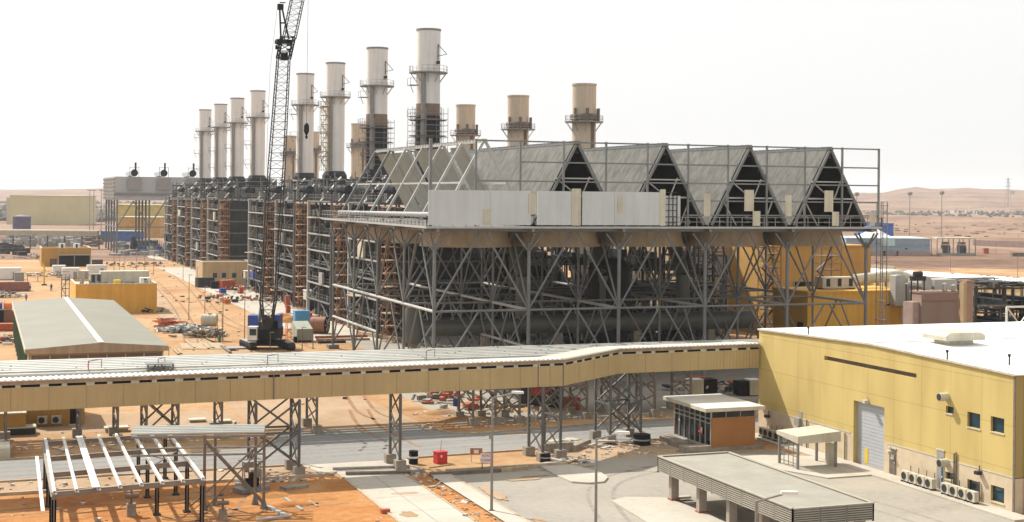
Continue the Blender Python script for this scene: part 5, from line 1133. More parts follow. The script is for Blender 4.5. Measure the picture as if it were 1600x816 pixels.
# yellow lean-to behind the rack, lower left
p0 = G(132, 663); t5, hx0, hx1, hy0 = flat_house(p0, 42, 3.9, 9, 'yellow low house under the pipe rack with two outdoor units', OCH)
for n_, px in enumerate((66, 88)):
    p = onY(px, 655, hy0 - .5); dup(u0, (p.x, p.y, .15), ['left outdoor unit below the tan gallery', 'right outdoor unit below the tan gallery'][n_], math.pi/2, 'outdoor units of the yellow low house')
x = onY(117, 650, hy0).x; d = MB().box(x - .45, x + .45, hy0 - .05, hy0 - .003, .1, 2.2).build('door', BLACK, t5); MB().box(x - .6, x + .6, hy0 - .9, hy0 - .06, 0, .1).build('step', CONC, t5)
p0 = G(40, 679); t6, hx0, hx1, hy0 = flat_house(p0, -45, 1.9, 5, 'low yellow wall block at left picture edge under the gallery', OCH)
def slab_stack(px, py, w_, d_, z0, z1, label, m=CREAM):
    p = G(px, py); t = thing('paving_stack', label, 'slab stack', p, 'pale slabs on the dirt yard'); MB().cbox(p, w_, d_, z1 - .14, z1).build('slab', m, t); MB().cbox(p, w_ - .2, d_ - .2, 0, z1 - .142).build('pallet', DKST if z1 > .45 else TIMB, t)
slab_stack(33, 678, 2.6, 1.6, .4, .75, 'pale slab over a dark pallet by the left low wall'); slab_stack(182, 674, 2.2, 1.3, .2, .45, 'pale slab stack behind the steel roof frame'); slab_stack(308, 659, 1.6, 1.2, .2, .3, 'pale slab left of the rack legs, on the yard'); slab_stack(346, 661, 1.8, 1.2, .2, .3, 'pale slab right of the rack legs, on the yard')
p = G(4, 718); single(MB().box(p.x - 2, p.x + .6, p.y, p.y + 3.6, .01, .9), 'concrete_tank', CREAM, 'pale concrete box cut by the left picture edge above the road', 'concrete box', p)
# ------------------------------------------------------------------ containers, cabins and other site things
def container(px, py, w_, d_, h, m, label, rot=0, cat='container', grp='site containers and cabins', door=True, name='site_container'):
    p = G(px, py); t = thing(name, label, cat, p, grp); cr, sr = math.cos(rot), math.sin(rot)
    MB().cbox(p, w_, d_, .12, h, rot).build('shell', m, t); MB().cbox(p, w_ + .06, d_ + .06, h + .002, h + .08, rot).build('roof', WHITE if m in (WHITE, CREAM) else m, t)
    b = MB(); n = int(w_/.6); f = V(sr, -cr)*(d_/2 + .02)
    for q in range(n): u = -w_/2 + (q + .5)*w_/n; c_ = p + V(cr, sr)*u + f; b.bar((c_.x, c_.y, .2), (c_.x, c_.y, h - .1), .06)
    b.build('rib', m, t)
    if door: c_ = p + V(cr, sr)*(w_*.25) + f*1.02; MB().cbox(c_, .8, .05, .2, 2.05, rot).build('door', GREYW, t)
    return t
container(12, 437, 6.2, 3, 2.9, WHITE, 'white cabin at far left picture edge'); container(92, 431, 3.2, 2.6, 2.7, WHITE, 'white cabin right of the yellow lifting post'); container(110, 437, 4.2, 2.6, 2.9, WHITE, 'white cabin between the two ochre houses, middle one'); container(130, 437, 2.6, 2.4, 2.2, CREAM, 'small cream cabin with brown base behind ochre house roof'); container(151, 431, 5, 2.8, 2.8, WHITE, 'white cabin right of the distant ochre house bays')
container(18, 455, 7.4, 2.6, 2.0, mat('dull_red_steel', (.24, .10, .075), .7, var=.2), 'dull red flat container below the left white cabin', 0, door=False); container(30, 440, 2.2, 2.2, 2.2, GREYW, 'grey cube tank beside the left white cabin', door=False); container(152, 418, 3, 2.4, 2.3, BROWN, 'dark brown container beside the distant ochre house', door=False)
container(1, 503, 3.4, 2.5, 2.0, BLACK, 'black box at left edge beside the shed', door=False); container(15, 503, 1.9, 2.2, 1.9, mat('brown_steel_box', (.20, .09, .05), .8), 'brown box beside the black box at left edge', door=False); container(9, 517, 4.6, 1.4, 1.1, REDB, 'red oxide steel frame box at left edge below the brown box', door=False)
container(320, 449, 4, 2.2, 2.2, DKST, 'dark machinery container left of the red plant by the tan hut', .2, door=False); container(336, 451, 2, 1.8, 1.6, BLACK, 'black skid next to the dark machinery container', door=False); container(354, 451, 3.6, 2, 1.9, REDB, 'red oxide tank skid in front of the tan hut', .4, door=False); container(348, 459, 1.3, 1, 1.1, BLUE, 'small blue box on the concrete apron', .3, door=False); container(377, 459, .9, .9, 1.3, RED, 'small red cabinet on the concrete apron', door=False); container(343, 466, 1.3, .9, .8, ORNG, 'orange box on dirt left of crane boom', door=False); container(347, 472, 1.1, .9, .9, CREAM, 'cream cube beside the orange box', door=False); container(354, 475, 1.4, 1, .9, ORNG, 'second orange crate nearer the crane', .4, door=False); container(367, 473, 1.2, .9, .6, DKST, 'dark flat crate right of the orange crates', .2, door=False)
container(471, 505, 2.6, 1.8, 2.1, CYAN, 'bright blue box behind the green grey skip', door=False); container(449, 481, .9, .9, 2.3, REDB, 'tall dark red cabinet on the dirt right of the crane boom', door=False); container(450, 490, .8, .8, 1.4, REDB, 'short dark red cabinet in front of the tall one', door=False)
container(484, 500, .8, .6, 1.2, RED, 'small red box right of the bright blue box', door=False)
p = G(474, 534); t = thing('skip', 'greenish pale sloping topped skip beside the crane', 'skip', p); b = MB(); b.prism([(p.x - 1.2, p.y - 1), (p.x + 1.2, p.y - 1), (p.x + 1.2, p.y + 2.6), (p.x - 1.2, p.y + 2.6)], .3, [2.0, 2.0, 2.9, 2.9]); b.build('body', mat('skip_paint', (.30, .315, .25), .6, var=.12), t); b = MB()
for dx in (-.9, .9): MB().tube((p.x + dx, p.y - .6, .3), (p.x + dx + .15, p.y - .6, .3), .3, 12).build('wheel', BLACK, t)
MB().box(p.x - 1.7, p.x - 1.25, p.y - 1.4, p.y - .8, 0, .9).build('hitch_box', BLACK, t)
p = G(502, 521); t = thing('steel_drum_section', 'large brown pipe section lying down, open end towards viewer', 'pipe section', p); d = (RT*.9 - FW*.2).normalized(); c0 = p + V(0, 0, 1.35)
MB().tube(c0 - d*1.6, c0 + d*.9, 1.3, 24, cap=False).build('shell', mat('brown_drum', (.26, .11, .06), .7, var=.15), t, True); MB().tube(c0 + d*.88, c0 + d*1.0, 1.36, 24).build('end_plate', BLACK, t); b = MB()
for q in range(6): a = q*math.pi/3; e = d.cross(UP).normalized()*math.cos(a) + UP*math.sin(a); b.bar(c0 + d*1.03 + e*.2, c0 + d*1.03 + e*1.1, .22, .1)
b.build('spoke', CREAM, t)
scaffold_tower(G(456, 530).x, G(456, 530).y, 0, 2.6, 1.6, 1.4, 'low orange scaffold frame between crane and skip', ORNG, 1.2, TIMB, 'small site frames')
for n_, (a_, c__) in enumerate((((492, 527), (574, 525)), ((494, 531), (578, 530)), ((497, 535), (540, 534)))): plank(*a_, *c__, ['long rusty pipe lying behind the condenser left leg', 'long timber beam lying beside the rusty pipe', 'short dark pipe in front of the timber beam'][n_], (REDB, TIMB, DKST)[n_], .35, .35, .18)
plank(560, 520, 640, 533, 'orange brown timber stack under the condenser', TIMB, .8, .6, .3)
# cable reels at the left edge
def reel(px, py, r, w_, m, label):
    p = G(px, py); t = thing('cable_reel', label, 'cable reel', p, 'cable reels at the left edge'); c0 = p + V(0, 0, r)
    MB().tube(c0 - V(w_/2), c0 + V(w_/2), r*.75, 18).build('drum', m, t, True) if False else MB().tube(c0 + V(-w_/2, 0), c0 + V(w_/2, 0), r*.8, 18).build('winding', m, t, True)
    for s in (-1, 1): MB().tube(c0 + V(s*w_/2, 0), c0 + V(s*(w_/2 + .12), 0), r, 20).build('flange', m, t)
reel(12, 487, .95, 1.2, ORNG, 'orange cable reel at left picture edge'); reel(-1, 487, .95, .8, BLUE, 'blue cable reel cut by the left picture edge')
# water tank on its stand
p = G(327, 532); t = thing('water_tank', 'cream ribbed water tank on a tall thin stand', 'water tank', p); z0 = 2.3; b = MB(); cx = p + V(0, 0, z0 + .85)
b.tube(cx - RT*1.15, cx + RT*1.15, .85, 20); b.build('tank', CREAM, t, True); b = MB()
for q in range(5): e = cx + RT*(-1.0 + q*.5); b.tube(e - RT*.05, e + RT*.05, .89, 20)
b.build('rib', CREAM, t); MB().tube(cx + V(0, 0, .8), cx + V(0, 0, 1.02), .3, 12).build('lid', CREAM, t); b = MB()
for s, u in ((-1, -.6), (1, -.6), (1, .6), (-1, .6)): e = p + RT*(s*1.1) + FW*u; b.bar((e.x, e.y, 0), (e.x, e.y, z0), .08)
for u in (-.6, .6): e = p + FW*u; b.bar(e - RT*1.1 + V(0,0,z0 - .06), e + RT*1.1 + V(0,0,z0 - .06), .12); 
b.build('stand', BRST, t); b = MB(); e = p + RT*1.9; b.bar((e.x, e.y, 0), (e.x, e.y, 4.1), .06); b.bar(e + V(0,0,4.1), e - RT*1.0 + V(0,0,4.1), .05); b.build('standpipe', GREEN, t)
p = G(343, 536); single(MB().lathe(p.x, p.y, [(.2, 0), (.22, .9), (.08, 1.3), (.05, 1.6), (.01, 1.62)], 10), 'gas_bottle', GREEN, 'dark green gas bottle beside the water tank stand', 'gas bottle', p)
# red steel formwork and scrap
p = G(262, 510); t = thing('formwork_stack', 'stack of red steel formwork frames on orange ground', 'formwork', p); q = random.Random(4)
for n_ in range(9):
    b = MB(); c0 = p + RT*q.uniform(-1.6, 1.4) + FW*q.uniform(-1.5, 2.5); a = q.uniform(-.5, .5); z = .15 + .13*n_; l, w_ = q.uniform(2, 3.2), q.uniform(1.2, 2); ux, uy = V(math.cos(a), math.sin(a)), V(-math.sin(a), math.cos(a))
    k4 = [c0 + ux*(l/2*i) + uy*(w_/2*j_) + V(0,0,z) for i, j_ in ((-1,-1),(1,-1),(1,1),(-1,1))]
    for i in range(4): b.bar(k4[i], k4[(i + 1) % 4], .14)
    for f in (.25, .5, .75): b.bar(k4[0].lerp(k4[1], f), k4[3].lerp(k4[2], f), .1)
    b.build('frame_panel', REDB if n_ % 3 else mat('red_orange', (.46, .10, .03), .7, var=.2), t)
b = MB(); b.bar(p - RT*1.9 + FW*1.6 + V(0,0,1.6), p - RT*.2 - FW*1.2 + V(0,0,1.4), .25, .1); b.bar(p + RT*.6 + FW*1.8 + V(0,0,1.6), p + RT*2.4 - FW*1.2 + V(0,0,1.4), .22, .1); b.build('timber_bearer', TIMB, t)
def scrap(name, cx, cy, w_, d_, n, mats, seed, hmax=1.):
    q = random.Random(seed); c0 = G(cx, cy); its = []
    for k_, mm in enumerate(mats):
        b = MB()
        for _ in range(n//len(mats)):
            a = c0 + RT*q.gauss(0, w_/2.4) + FW*q.gauss(0, d_/2.4); z = q.uniform(0, hmax)*math.exp(-((a - c0).length/w_)**2*1.5); r = q.random()
            if r < .5: b.cbox(a, q.uniform(.3, 1.5), q.uniform(.2, .8), z, z + q.uniform(.1, .5), q.uniform(0, 3))
            elif r < .8: e = V(q.uniform(-1, 1), q.uniform(-1, 1), q.uniform(-.1, .3))*q.uniform(.8, 2); b.bar(a + V(0,0,z + .1), a + e + V(0,0,z + .15), q.uniform(.06, .2))
            else: b.tube(a + V(0,0,z), a + V(.3, .2, z + q.uniform(.2, .7)), q.uniform(.1, .3), 8)
        for v in b.v: v += V(q.uniform(-.07, .07), q.uniform(-.07, .07), q.uniform(-.05, .05))
        its.append((b, mm))
    build_multi(its, name, None, 'stuff')
scrap('scrap_heap', 300, 520, 5.5, 3.2, 150, (WHITE, GREYW, BRST, SILV, LBLUE), 21, 1.0); scrap('scrap_heap', 318, 526, 4, 2.4, 90, (BRST, TIMB, CREAM, DKST), 22, .9); scrap('scrap_heap', 262, 518, 2.4, 1.4, 26, (WHITE, GREYW), 23, .5); scrap('scrap_heap', 4, 533, 3.5, 5, 90, (BRST, GREYW, REDB, WHITE), 24, .7); scrap('scrap_heap', 8, 465, 4, 3, 60, (WHITE, GREYW, BRST), 25, 1.1)
scrap('scrap_heap', 232, 488, 3, 1.2, 20, (BRST, DKST), 26, .5); scrap('scrap_heap', 290, 401, 16, 8, 90, (WHITE, BRST, GREYW, CREAM), 27, 1.2); scrap('scrap_heap', 420, 470, 8, 6, 70, (BRST, REDB, CREAM, DKST), 28, .9); scrap('scrap_heap', 540, 500, 6, 8, 60, (REDB, BRST, CREAM, GREYW), 29, .9); scrap('scrap_heap', 60, 405, 10, 10, 60, (BRST, DKST, GREYW), 30, 1.6); scrap('scrap_heap', 70, 432, 8, 5, 50, (BRST, GREYW, WHITE, TIMB), 31, 1.2)
scrap('scrap_heap', 335, 470, 9, 14, 46, (BRST, REDB, DKST, GREYW), 32, .6); scrap('scrap_heap', 215, 415, 12, 14, 60, (BRST, GREYW, TIMB, DKST), 33, .7); scrap('scrap_heap', 380, 455, 7, 12, 60, (REDB, BRST, CREAM, DKST), 34, 1.0); scrap('scrap_heap', 800, 640, 5, 2, 26, (BRST, CREAM, TIMB), 35, .5); scrap('scrap_heap', 700, 628, 4, 3, 36, (BRST, REDB, GREYW), 36, .8); scrap('scrap_heap', 1110, 612, 6, 3, 40, (BLACK, DKST, CREAM, REDB), 37, 1.1)
# timber pads and planks near the crane
p = G(318, 546); sheet('timber_pad', [(G(285,546).x, G(285,546).y), (G(355,546).x, G(355,546).y), (G(345,536).x, G(345,536).y), (G(280,537).x, G(280,537).y)], .08, TIMB)
for n_, (a_, c__) in enumerate((((290,532),(304,543)), ((318,537),(326,544)), ((325,535),(334,543)), ((272,546),(279,553)), ((277,545),(283,552)))): plank(*a_, *c__, ['pale board lying across the timber pad', 'left of two pale boards on the timber pad', 'right of two pale boards on the timber pad', 'left of two pale boards at the shed corner', 'right of two pale boards at the shed corner'][n_], TIMB, .3, .12, .16)
plank(346, 541, 360, 551, 'dark edge beam of the crane mat', BRST, .35, .3, .15); p = G(368, 545); single(MB().cbox(p, 3.2, 2.4, .02, .22, .1), 'crane_mat', GREYW, 'grey flat crane mat left of the crawler tracks', 'crane mat', p)
# ================================================================== CRAWLER CRANE
cp = G(415, 546); cr_ = thing('crawler_crane', 'crawler crane with black body, blue ballast and tall lattice boom', 'crane', cp); cz = cp.z
ux, uy = RT, FW
def cpt(u, v, z): q = cp + ux*u + uy*v; return V(q.x, q.y, z)
td = (FW*.9 - RT*.42).normalized()
for s in (-1, 1):
    c0 = cpt(s*2.75, 1.2, 0); b = MB(); prof = [(-3.1, .45), (-2.8, .12), (-2.4, 0), (2.4, 0), (2.8, .12), (3.1, .45), (3.0, .85), (2.5, 1.05), (-2.5, 1.05), (-3.0, .85)]; sd = Vector((-td.y, td.x, 0)); n = len(prof)
    b.add([c0 + td*a + sd*-.5 + V(0,0,z) for a, z in prof] + [c0 + td*a + sd*.5 + V(0,0,z) for a, z in prof], [tuple(range(n)), tuple(range(2*n - 1, n - 1, -1))] + [(i, (i + 1) % n, (i + 1) % n + n, i + n) for i in range(n)]); tr = b.build('crawler_track', DKST, cr_)
    b = MB()
    for q in range(14): a = c0 + td*(-2.55 + q*.39); b.bar(a - sd*.55 + V(0,0,1.09), a + sd*.55 + V(0,0,1.09), .36, .08)
    b.build('track_shoe', mat('pale_grey_shoe', (.33, .31, .29), .8), tr); b = MB()  # paler grey shoes along the track tops
    for q in range(7): a = c0 + td*(-2.4 + q*.8); b.tube(a - sd*.56 + V(0,0,.4), a + sd*.56 + V(0,0,.4), .28, 10)
    b.build('roller', BLACK, tr)
b = MB(); b.cbox(cpt(0, 1, 0), 5.2, 2.6, .5, 1.2, -AZ); b.build('car_body', BLACK, cr_)
b = MB(); b.tube(cpt(0, 1, 1.2), cpt(0, 1, 1.6), 1.3, 20); b.cbox(cpt(.2, 1.2, 0), 3.4, 5.2, 1.6, 3.0, -AZ); b.cbox(cpt(.6, 1.6, 0), 2.2, 3.6, 3.0, 4.1, -AZ); b.build('upper_body', BLACK, cr_)
MB().cbox(cpt(-2.1, 2.6, 0), 1.5, 2.4, 1.7, 4.7, -AZ).build('counterweight', BLUE, cr_); MB().cbox(cpt(1.55, 1.6, 0), .7, 3.2, 2.0, 4.9, -AZ).build('counterweight', BLUE, cr_)
c_b = MB().cbox(cpt(-1.55, -1.4, 0), 1.35, 1.6, 1.5, 3.4, -AZ).build('cab', WHITE, cr_); MB().cbox(cpt(-1.45, -2.22, 0), .95, .06, 2.2, 3.1, -AZ).build('windscreen', DKGL, c_b)
q = random.Random(2); b = MB()
for _ in range(18): b.cbox(cpt(q.uniform(-.6, 1.2), q.uniform(-1.5, 1.5), 0), q.uniform(.2, .6), q.uniform(.2, .6), 3.0, 3.2 + q.uniform(.2, 1.8), -AZ)
b.build('winch', DKST, cr_)
b = MB(); b.bar(cpt(-1.5, 2, 3), D(407, 480, 207), .28); b.bar(cpt(-.4, 2, 3), D(407, 480, 207), .22); b.build('back_mast', LBLUE, cr_)
def lattice(b, p, e, w0, w1, n, xd, yd, ch=.13, br=.07):
    def cor(f): c_ = p.lerp(e, f); w_ = w0 + (w1 - w0)*f; return [c_ + xd*(w_/2*i) + yd*(w_/2*j_) for i, j_ in ((-1,-1),(1,-1),(1,1),(-1,1))]
    for k_ in range(n):
        A_, B_ = cor(k_/n), cor((k_ + 1)/n)
        for i in range(4): b.bar(A_[i], B_[i], ch); b.bar(A_[i], (B_ if k_ % 2 else A_)[(i + 1) % 4] if False else B_[(i + 1) % 4], br); b.bar(B_[i], B_[(i + 1) % 4], br)
BZ = 205.
f0, f1, f2 = D(418, 512, BZ), D(419, 470, BZ), D(443, 92, BZ - 3)
b = MB(); lattice(b, f0, f1, 1.0, 2.0, 3, RT, FW, .17); lattice(b, f1, f1.lerp(f2, .55), 2.0, 2.1, 15, RT, FW, .12, .05); lattice(b, f1.lerp(f2, .55), f2, 2.1, 1.6, 14, RT, FW, .11, .045); b.build('boom', DKST, cr_)
h0, h1 = f2, D(450, 58, BZ - 3)
b = MB(); lattice(b, h0, h1, 1.7, 1.75, 3, RT, FW, .2, .1); b.cbox(h0.lerp(h1, .15), .9, .9, h0.z - .2, h0.z + .8); b.box(h0.x - 1.1, h0.x + .9, h0.y - .8, h0.y + .8, h1.z - .9, h1.z - .4)
for q_ in range(5): z = h0.z + q_*.6; b.cbox(h0.lerp(h1, q_/5) + RT*rnd.uniform(-.5, .5), rnd.uniform(.3, .7), .5, z, z + .22)
b.build('boom_head', BLACK, cr_)
j1 = D(483, -90, BZ + 3); b = MB(); lattice(b, D(452, 60, BZ - 3), j1, 1.65, 1.7, 16, RT, FW, .1, .045); b.build('luffing_jib', DKST, cr_)
b = MB(); m0, m1, m2 = D(439, 62, BZ - 3), D(451, 60, BZ - 3), D(437, 12, BZ - 3); b.bar(m0, m2, .22); b.bar(m1, D(441, 14, BZ - 3), .22); b.bar(D(437, 36, BZ - 3), D(446, 36, BZ - 3), .2); b.box(m2.x - .3, m2.x + .5, m2.y - .3, m2.y + .3, m2.z - .3, m2.z + .5); b.bar(m2 + V(0,0,.7), m2 + RT*.8 + V(0,0,.7), .14); b.build('jib_mast', BLACK, cr_)
b = MB(); b.bar(D(430, 66, BZ - 3), D(438, 70, BZ - 3), .4); b.cbox(D(432, 74, BZ - 3), .3, .3, D(432, 74, BZ - 3).z - .3, D(432, 74, BZ - 3).z + .3); b.build('sheave_bracket', BLACK, cr_)
b = MB(); hk = D(479, 192, BZ + 2); b.bar(D(482.5, -85, BZ + 3), hk, .045); b.bar(D(433, 14, BZ - 3), D(422, 110, BZ - 1), .03); b.bar(D(422, 110, BZ - 1), D(407, 480, 207), .03); b.build('rope', DKST, cr_)
b = MB(); x, y, z = hk; b.lathe(x, y, [(.02, z), (.22, z - .1), (.38, z - .45), (.38, z - 1.25), (.2, z - 1.6), (.1, z - 1.8), (.2, z - 2.0), (.16, z - 2.25), (.02, z - 2.3)], 12); b.build('hook_block', BLACK, cr_, True)
# ================================================================== slender lamp poles on the site
def pole(px, pyb, pyt, label):
    p = G(px, pyb); d = p.dot(FW); h = min(11, (pyb - pyt)*d/FPX); t = thing('site_pole', label, 'pole', p, 'slender poles on the construction site'); MB().tube(p, p + V(0, 0, h), .07, 8, .045).build('shaft', BRST, t); b = MB(); b.cbox(p, .35, .35, 0, .1); b.build('base', FOOT, t); MB().cbox(p + RT*.25, .6, .14, h, h + .1, -AZ).build('lamp_head', GREYW, t)
for px, pb, pt, lb in ((295,500,430,'slender pole left of the water tank'),(320,497,448,'slender pole directly behind the water tank'),(348,532,462,'slender pole right of the water tank'),(382,536,444,'slender pole left of the crawler crane track'),(422,549,520,'short pole in front of the crane body'),(472,548,512,'short pole right of the crane track'),(178,422,397,'distant pole between ochre house and far condenser'),(187,424,400,'second distant pole on the sandy track'),(194,425,402,'third distant pole on the sandy track'),(213,424,401,'distant pole right of the sandy track'),(226,425,400,'distant pole left of the boiler scrap'),(240,428,404,'distant pole near the boilers'),(286,437,412,'pole left of the tan hut'),(308,444,418,'pole at the left corner of the tan hut'),(489,545,500,'short pole right of the greenish skip'),(409,470,445,'pole behind the crane boom foot')): pole(px, pb, pt, lb)
p = G(69, 446); t = thing('lifting_post', 'bright yellow lifting post with a jib on the left site', 'hoist', p); MB().bar(p, p + V(0,0,4.6), .4).build('mast', YELP, t); MB().bar(p + V(0,0,4.3), p + RT*-.5 + V(0,0,5.2), .3).build('jib', YELP, t); MB().cbox(p, 1.2, 1.2, 0, .3).build('base', DKST, t)
p = G(51, 440); t = thing('work_table', 'white topped frame beside the yellow lifting post', 'table', p); MB().cbox(p, 2.6, 1.8, 2.0, 2.2).build('top', CREAM, t); b = MB()
for dx in (-1.2, 1.2):
    for dy in (-.8, .8): b.bar((p.x + dx, p.y + dy, 0), (p.x + dx, p.y + dy, 2.0), .12)
b.build('leg', TIMB, t)
# ================================================================== PEOPLE (small, far away)
def person(p, label, shirt, trousers, face, bend=0.):
    """one skinned body in a walking stance, hair and clothes as children"""
    t = thing('person', label, 'person', p); f = Vector((math.cos(face), math.sin(face), 0)); s = Vector((-f.y, f.x, 0))
    P = lambda a, b_, z: p + s*a + f*b_ + V(0, 0, z)
    js = [P(0,0,.95), P(0,.02,1.2), P(0,.02,1.42), P(0,.03,1.52), P(0,.05,1.64), P(0,.04,1.74), P(.19,0,1.4), P(.25,-.05,1.13), P(.24,.1,.88), P(-.19,0,1.4), P(-.25,.06,1.13), P(-.24,.2,.92), P(.1,0,.9), P(.12,.1,.5), P(.11,.02,.08), P(.12,.16,.04), P(-.1,0,.9), P(-.11,-.02,.5), P(-.12,-.16,.08), P(-.12,-.02,.04)]
    ed = [(0,1),(1,2),(2,3),(3,4),(4,5),(2,6),(6,7),(7,8),(2,9),(9,10),(10,11),(0,12),(12,13),(13,14),(14,15),(0,16),(16,17),(17,18),(18,19)]
    rr = [.15,.15,.14,.06,.1,.075,.065,.05,.04,.065,.05,.04,.095,.065,.045,.035,.095,.065,.045,.035]
    def grow(idx, extra, nm, mm, par):
        mp_ = {i: k_ for k_, i in enumerate(idx)}; me = bpy.data.meshes.new(nm); me.from_pydata([js[i] - p for i in idx], [(mp_[a], mp_[c_]) for a, c_ in ed if a in mp_ and c_ in mp_], []); o = bpy.data.objects.new(nm, me); col.objects.link(o); o.parent = par
        md = o.modifiers.new('skin', 'SKIN'); sv = me.skin_vertices[0].data
        for k_, i in enumerate(idx): sv[k_].radius = (rr[i] + extra,)*2
        sv[0].use_root = True; o.modifiers.new('sub', 'SUBSURF').levels = 1
        dg = bpy.context.evaluated_depsgraph_get(); nm_ = bpy.data.meshes.new_from_object(o.evaluated_get(dg)); o.modifiers.clear(); o.data = nm_; nm_.materials.clear(); nm_.materials.append(mm); return o
    body = grow(list(range(20)), 0, 'body', SKIN, t); grow([0,1,2,6,7,9,10], .022, 'shirt', shirt, t); grow([0,12,13,14,16,17,18], .024, 'trousers', trousers, t)
    h = p + f*.04 + V(0,0,1.72); b = MB(); b.lathe(h.x, h.y, [(.125, h.z - .02), (.12, h.z + .05), (.07, h.z + .11), (.01, h.z + .125)], 12); b.build('hard_hat', WHITE, t, True)
person(G(47, 455), 'person in pale shirt and dark trousers standing on the sand', CLOTH1, CLOTH2, 2.2); person(G(80, 455), 'person in dark clothes standing right of the yellow lifting post', CLOTH2, CLOTH2, -1.0); person(G(41, 472), 'person in violet clothes walking left of the shed roof', CLOTH3, CLOTH3, -2.4); person(G(438, 541), 'worker in dark clothes beside the right crawler track', CLOTH2, CLOTH2, -1.6)
# ================================================================== BUILDINGS BEHIND THE CONDENSER, RIGHT
def block(name, label, px0, px1, pyt, Z, depth, wm_, z0=0., cat='building', band=None, roofm=CONC):
    c0 = D((px0 + px1)/2, pyt, Z); y0 = c0.y; x0, x1 = onY(px0, pyt, y0).x, onY(px1, pyt, y0).x; h = c0.z
    t = thing(name, label, cat, (x0, y0, 0)); b = MB(); b.box(x0, x1, y0, y0 + depth, z0, h); b.build('wall', wm_, t)
    MB().box(x0 - .1, x1 + .1, y0 - .1, y0 + depth + .1, h + .003, h + .25).build('coping', wm_, t)
    return t, x0, x1, y0, h
t, x0, x1, y0, h = block('turbine_hall', 'grey and tan turbine hall wall seen through the condenser legs', 1062, 1232, 381, 246, 30, TANW)
MB().box(x0 - .02, x1, y0 - .12, y0 - .01, h - 4.6, h - 2.0).build('grey_band', GREYW, t)
t, x0, x1, y0, h = block('ochre_turbine_hall', 'tall ochre hall wall behind the right end of the condenser', 1196, 1361, 386, 238, 28, OCH)
xa, xb = onY(1240, 450, y0).x, onY(1312, 450, y0).x; b = MB(); b.box(xa, xb, y0 - .08, y0 - .01, 6.1, 8.6); b.build('dark_opening', BLACK, t); b = MB()
for q in range(5): x = xa + (xb - xa)*q/4; b.bar((x, y0 - .12, 6.1), (x, y0 - .12, 8.6), .16)
b.build('opening_frame', GREYW, t)
t, x0, x1, y0, h = block('orange_annex', 'lower orange annex in front of the ochre hall', 1262, 1424, 457, 196, 9, OCHS)
MB().box(x0 - .09, x0 - .01, y0 + 1, y0 + 2.4, 0, 5.6).build('door', BLACK, t); p = onY(1388, 476, y0); MB().slab([V(p.x - .7, y0 - .06, p.z - .25), V(p.x + .7, y0 - .06, p.z), V(p.x + .5, y0 - .06, p.z + .2), V(p.x - .3, y0 - .06, p.z + .05)], .04).build('bracket', DKST, t)
roof_unit(x0 + 4.2, x0 + 9.6, y0 + 3, y0 + 5, h + .25, h + 1.9, 'cream cooler row on the orange annex roof', CREAM, 3)
b = MB(); p = D(1372, 440, 203); b.tube((p.x - 4, p.y, p.z + .3), (p.x + 3.4, p.y, p.z + .9), .75, 14); b.tube((p.x + 3.4, p.y, p.z + .9), (p.x + 5.2, p.y - 1, p.z + .2), .75, 14); single(b, 'roof_duct', CREAM, 'fat pale duct lying over the orange annex roof', 'duct', p, smooth=True)
for px0, px1, pt, pb, lb in ((1399, 1415, 430, 478, 'tall pale grey bent duct against the orange annex wall'), (1417, 1430, 443, 477, 'shorter grey elbow duct right of the tall bent duct')):
    Y_ = y0 - 1.4; a, c = onY(px0, pb, Y_), onY(px1, pt, Y_); t = thing('wall_duct', lb, 'duct', (a.x, Y_, a.z), 'bent ducts on the annex wall'); b = MB(); w_ = c.x - a.x
    b.box(a.x, c.x, Y_, Y_ + 1.35, a.z, c.z - .5); b.add([V(a.x, Y_, c.z - .5), V(a.x, Y_, c.z - .1), V(a.x + .35, Y_, c.z), V(c.x - .35, Y_, c.z), V(c.x, Y_, c.z - .25), V(c.x, Y_, c.z - .5)] + [V(a.x, Y_ + 1.35, c.z - .5), V(a.x, Y_ + 1.35, c.z - .1), V(a.x + .35, Y_ + 1.35, c.z), V(c.x - .35, Y_ + 1.35, c.z), V(c.x, Y_ + 1.35, c.z - .25), V(c.x, Y_ + 1.35, c.z - .5)], [tuple(range(6)), tuple(range(11, 5, -1))] + [(i, (i + 1) % 6, (i + 1) % 6 + 6, i + 6) for i in range(6)]); b.build('duct_body', GREYW if px0 > 1410 else CSTL, t); MB().tube((c.x - .1, Y_ + .4, 0), (c.x - .1, Y_ + .4, a.z), .25, 10).build('stand_pipe', CREAM, t)
t, x0, x1, y0, h = block('pinkish_block_house', 'pinkish block walled house with brown parapet right of the bent ducts', 1440, 1496, 458, 190, 2.4, BLOCK)
MB().box(x0 - .05, x1 + .02, y0 - .12, y0 - .01, h - 1.0, h).build('parapet_band', mat('brown_band', (.24, .165, .13), .8), t); MB().box(x0 - 1.0, x0 - .02, y0 + .5, y0 + 2.6, 0, h - 1.2).build('side_wall', PURPL, t)
b = MB(); b.box(x1 - .3, x1 + 1.0, y0 + .8, y0 + 2.0, 0, h - .3); b.box(x1 + .4, x1 + .9, y0 - .4, y0 + .2, 0, h); b.build('pilaster', TANW, t)
p = D(1470, 450, 193); b = MB(); b.box(p.x - 1.0, p.x + 2.6, p.y, p.y + 3, h + .3, h + 1.6); b.tube((p.x - 2.2, p.y, h + 1.1), (p.x - 2.2, p.y + 3, h + 1.1), .9, 14); b.tube((p.x - 2.2, p.y + 1.5, h + 1.1), (p.x - 1, p.y + 1.5, h + 1.0), .7, 12); single(b, 'roof_fan', CSTL, 'grey fan housing on the pinkish block house roof', 'fan', p)
p = D(1486, 450, 188.5)
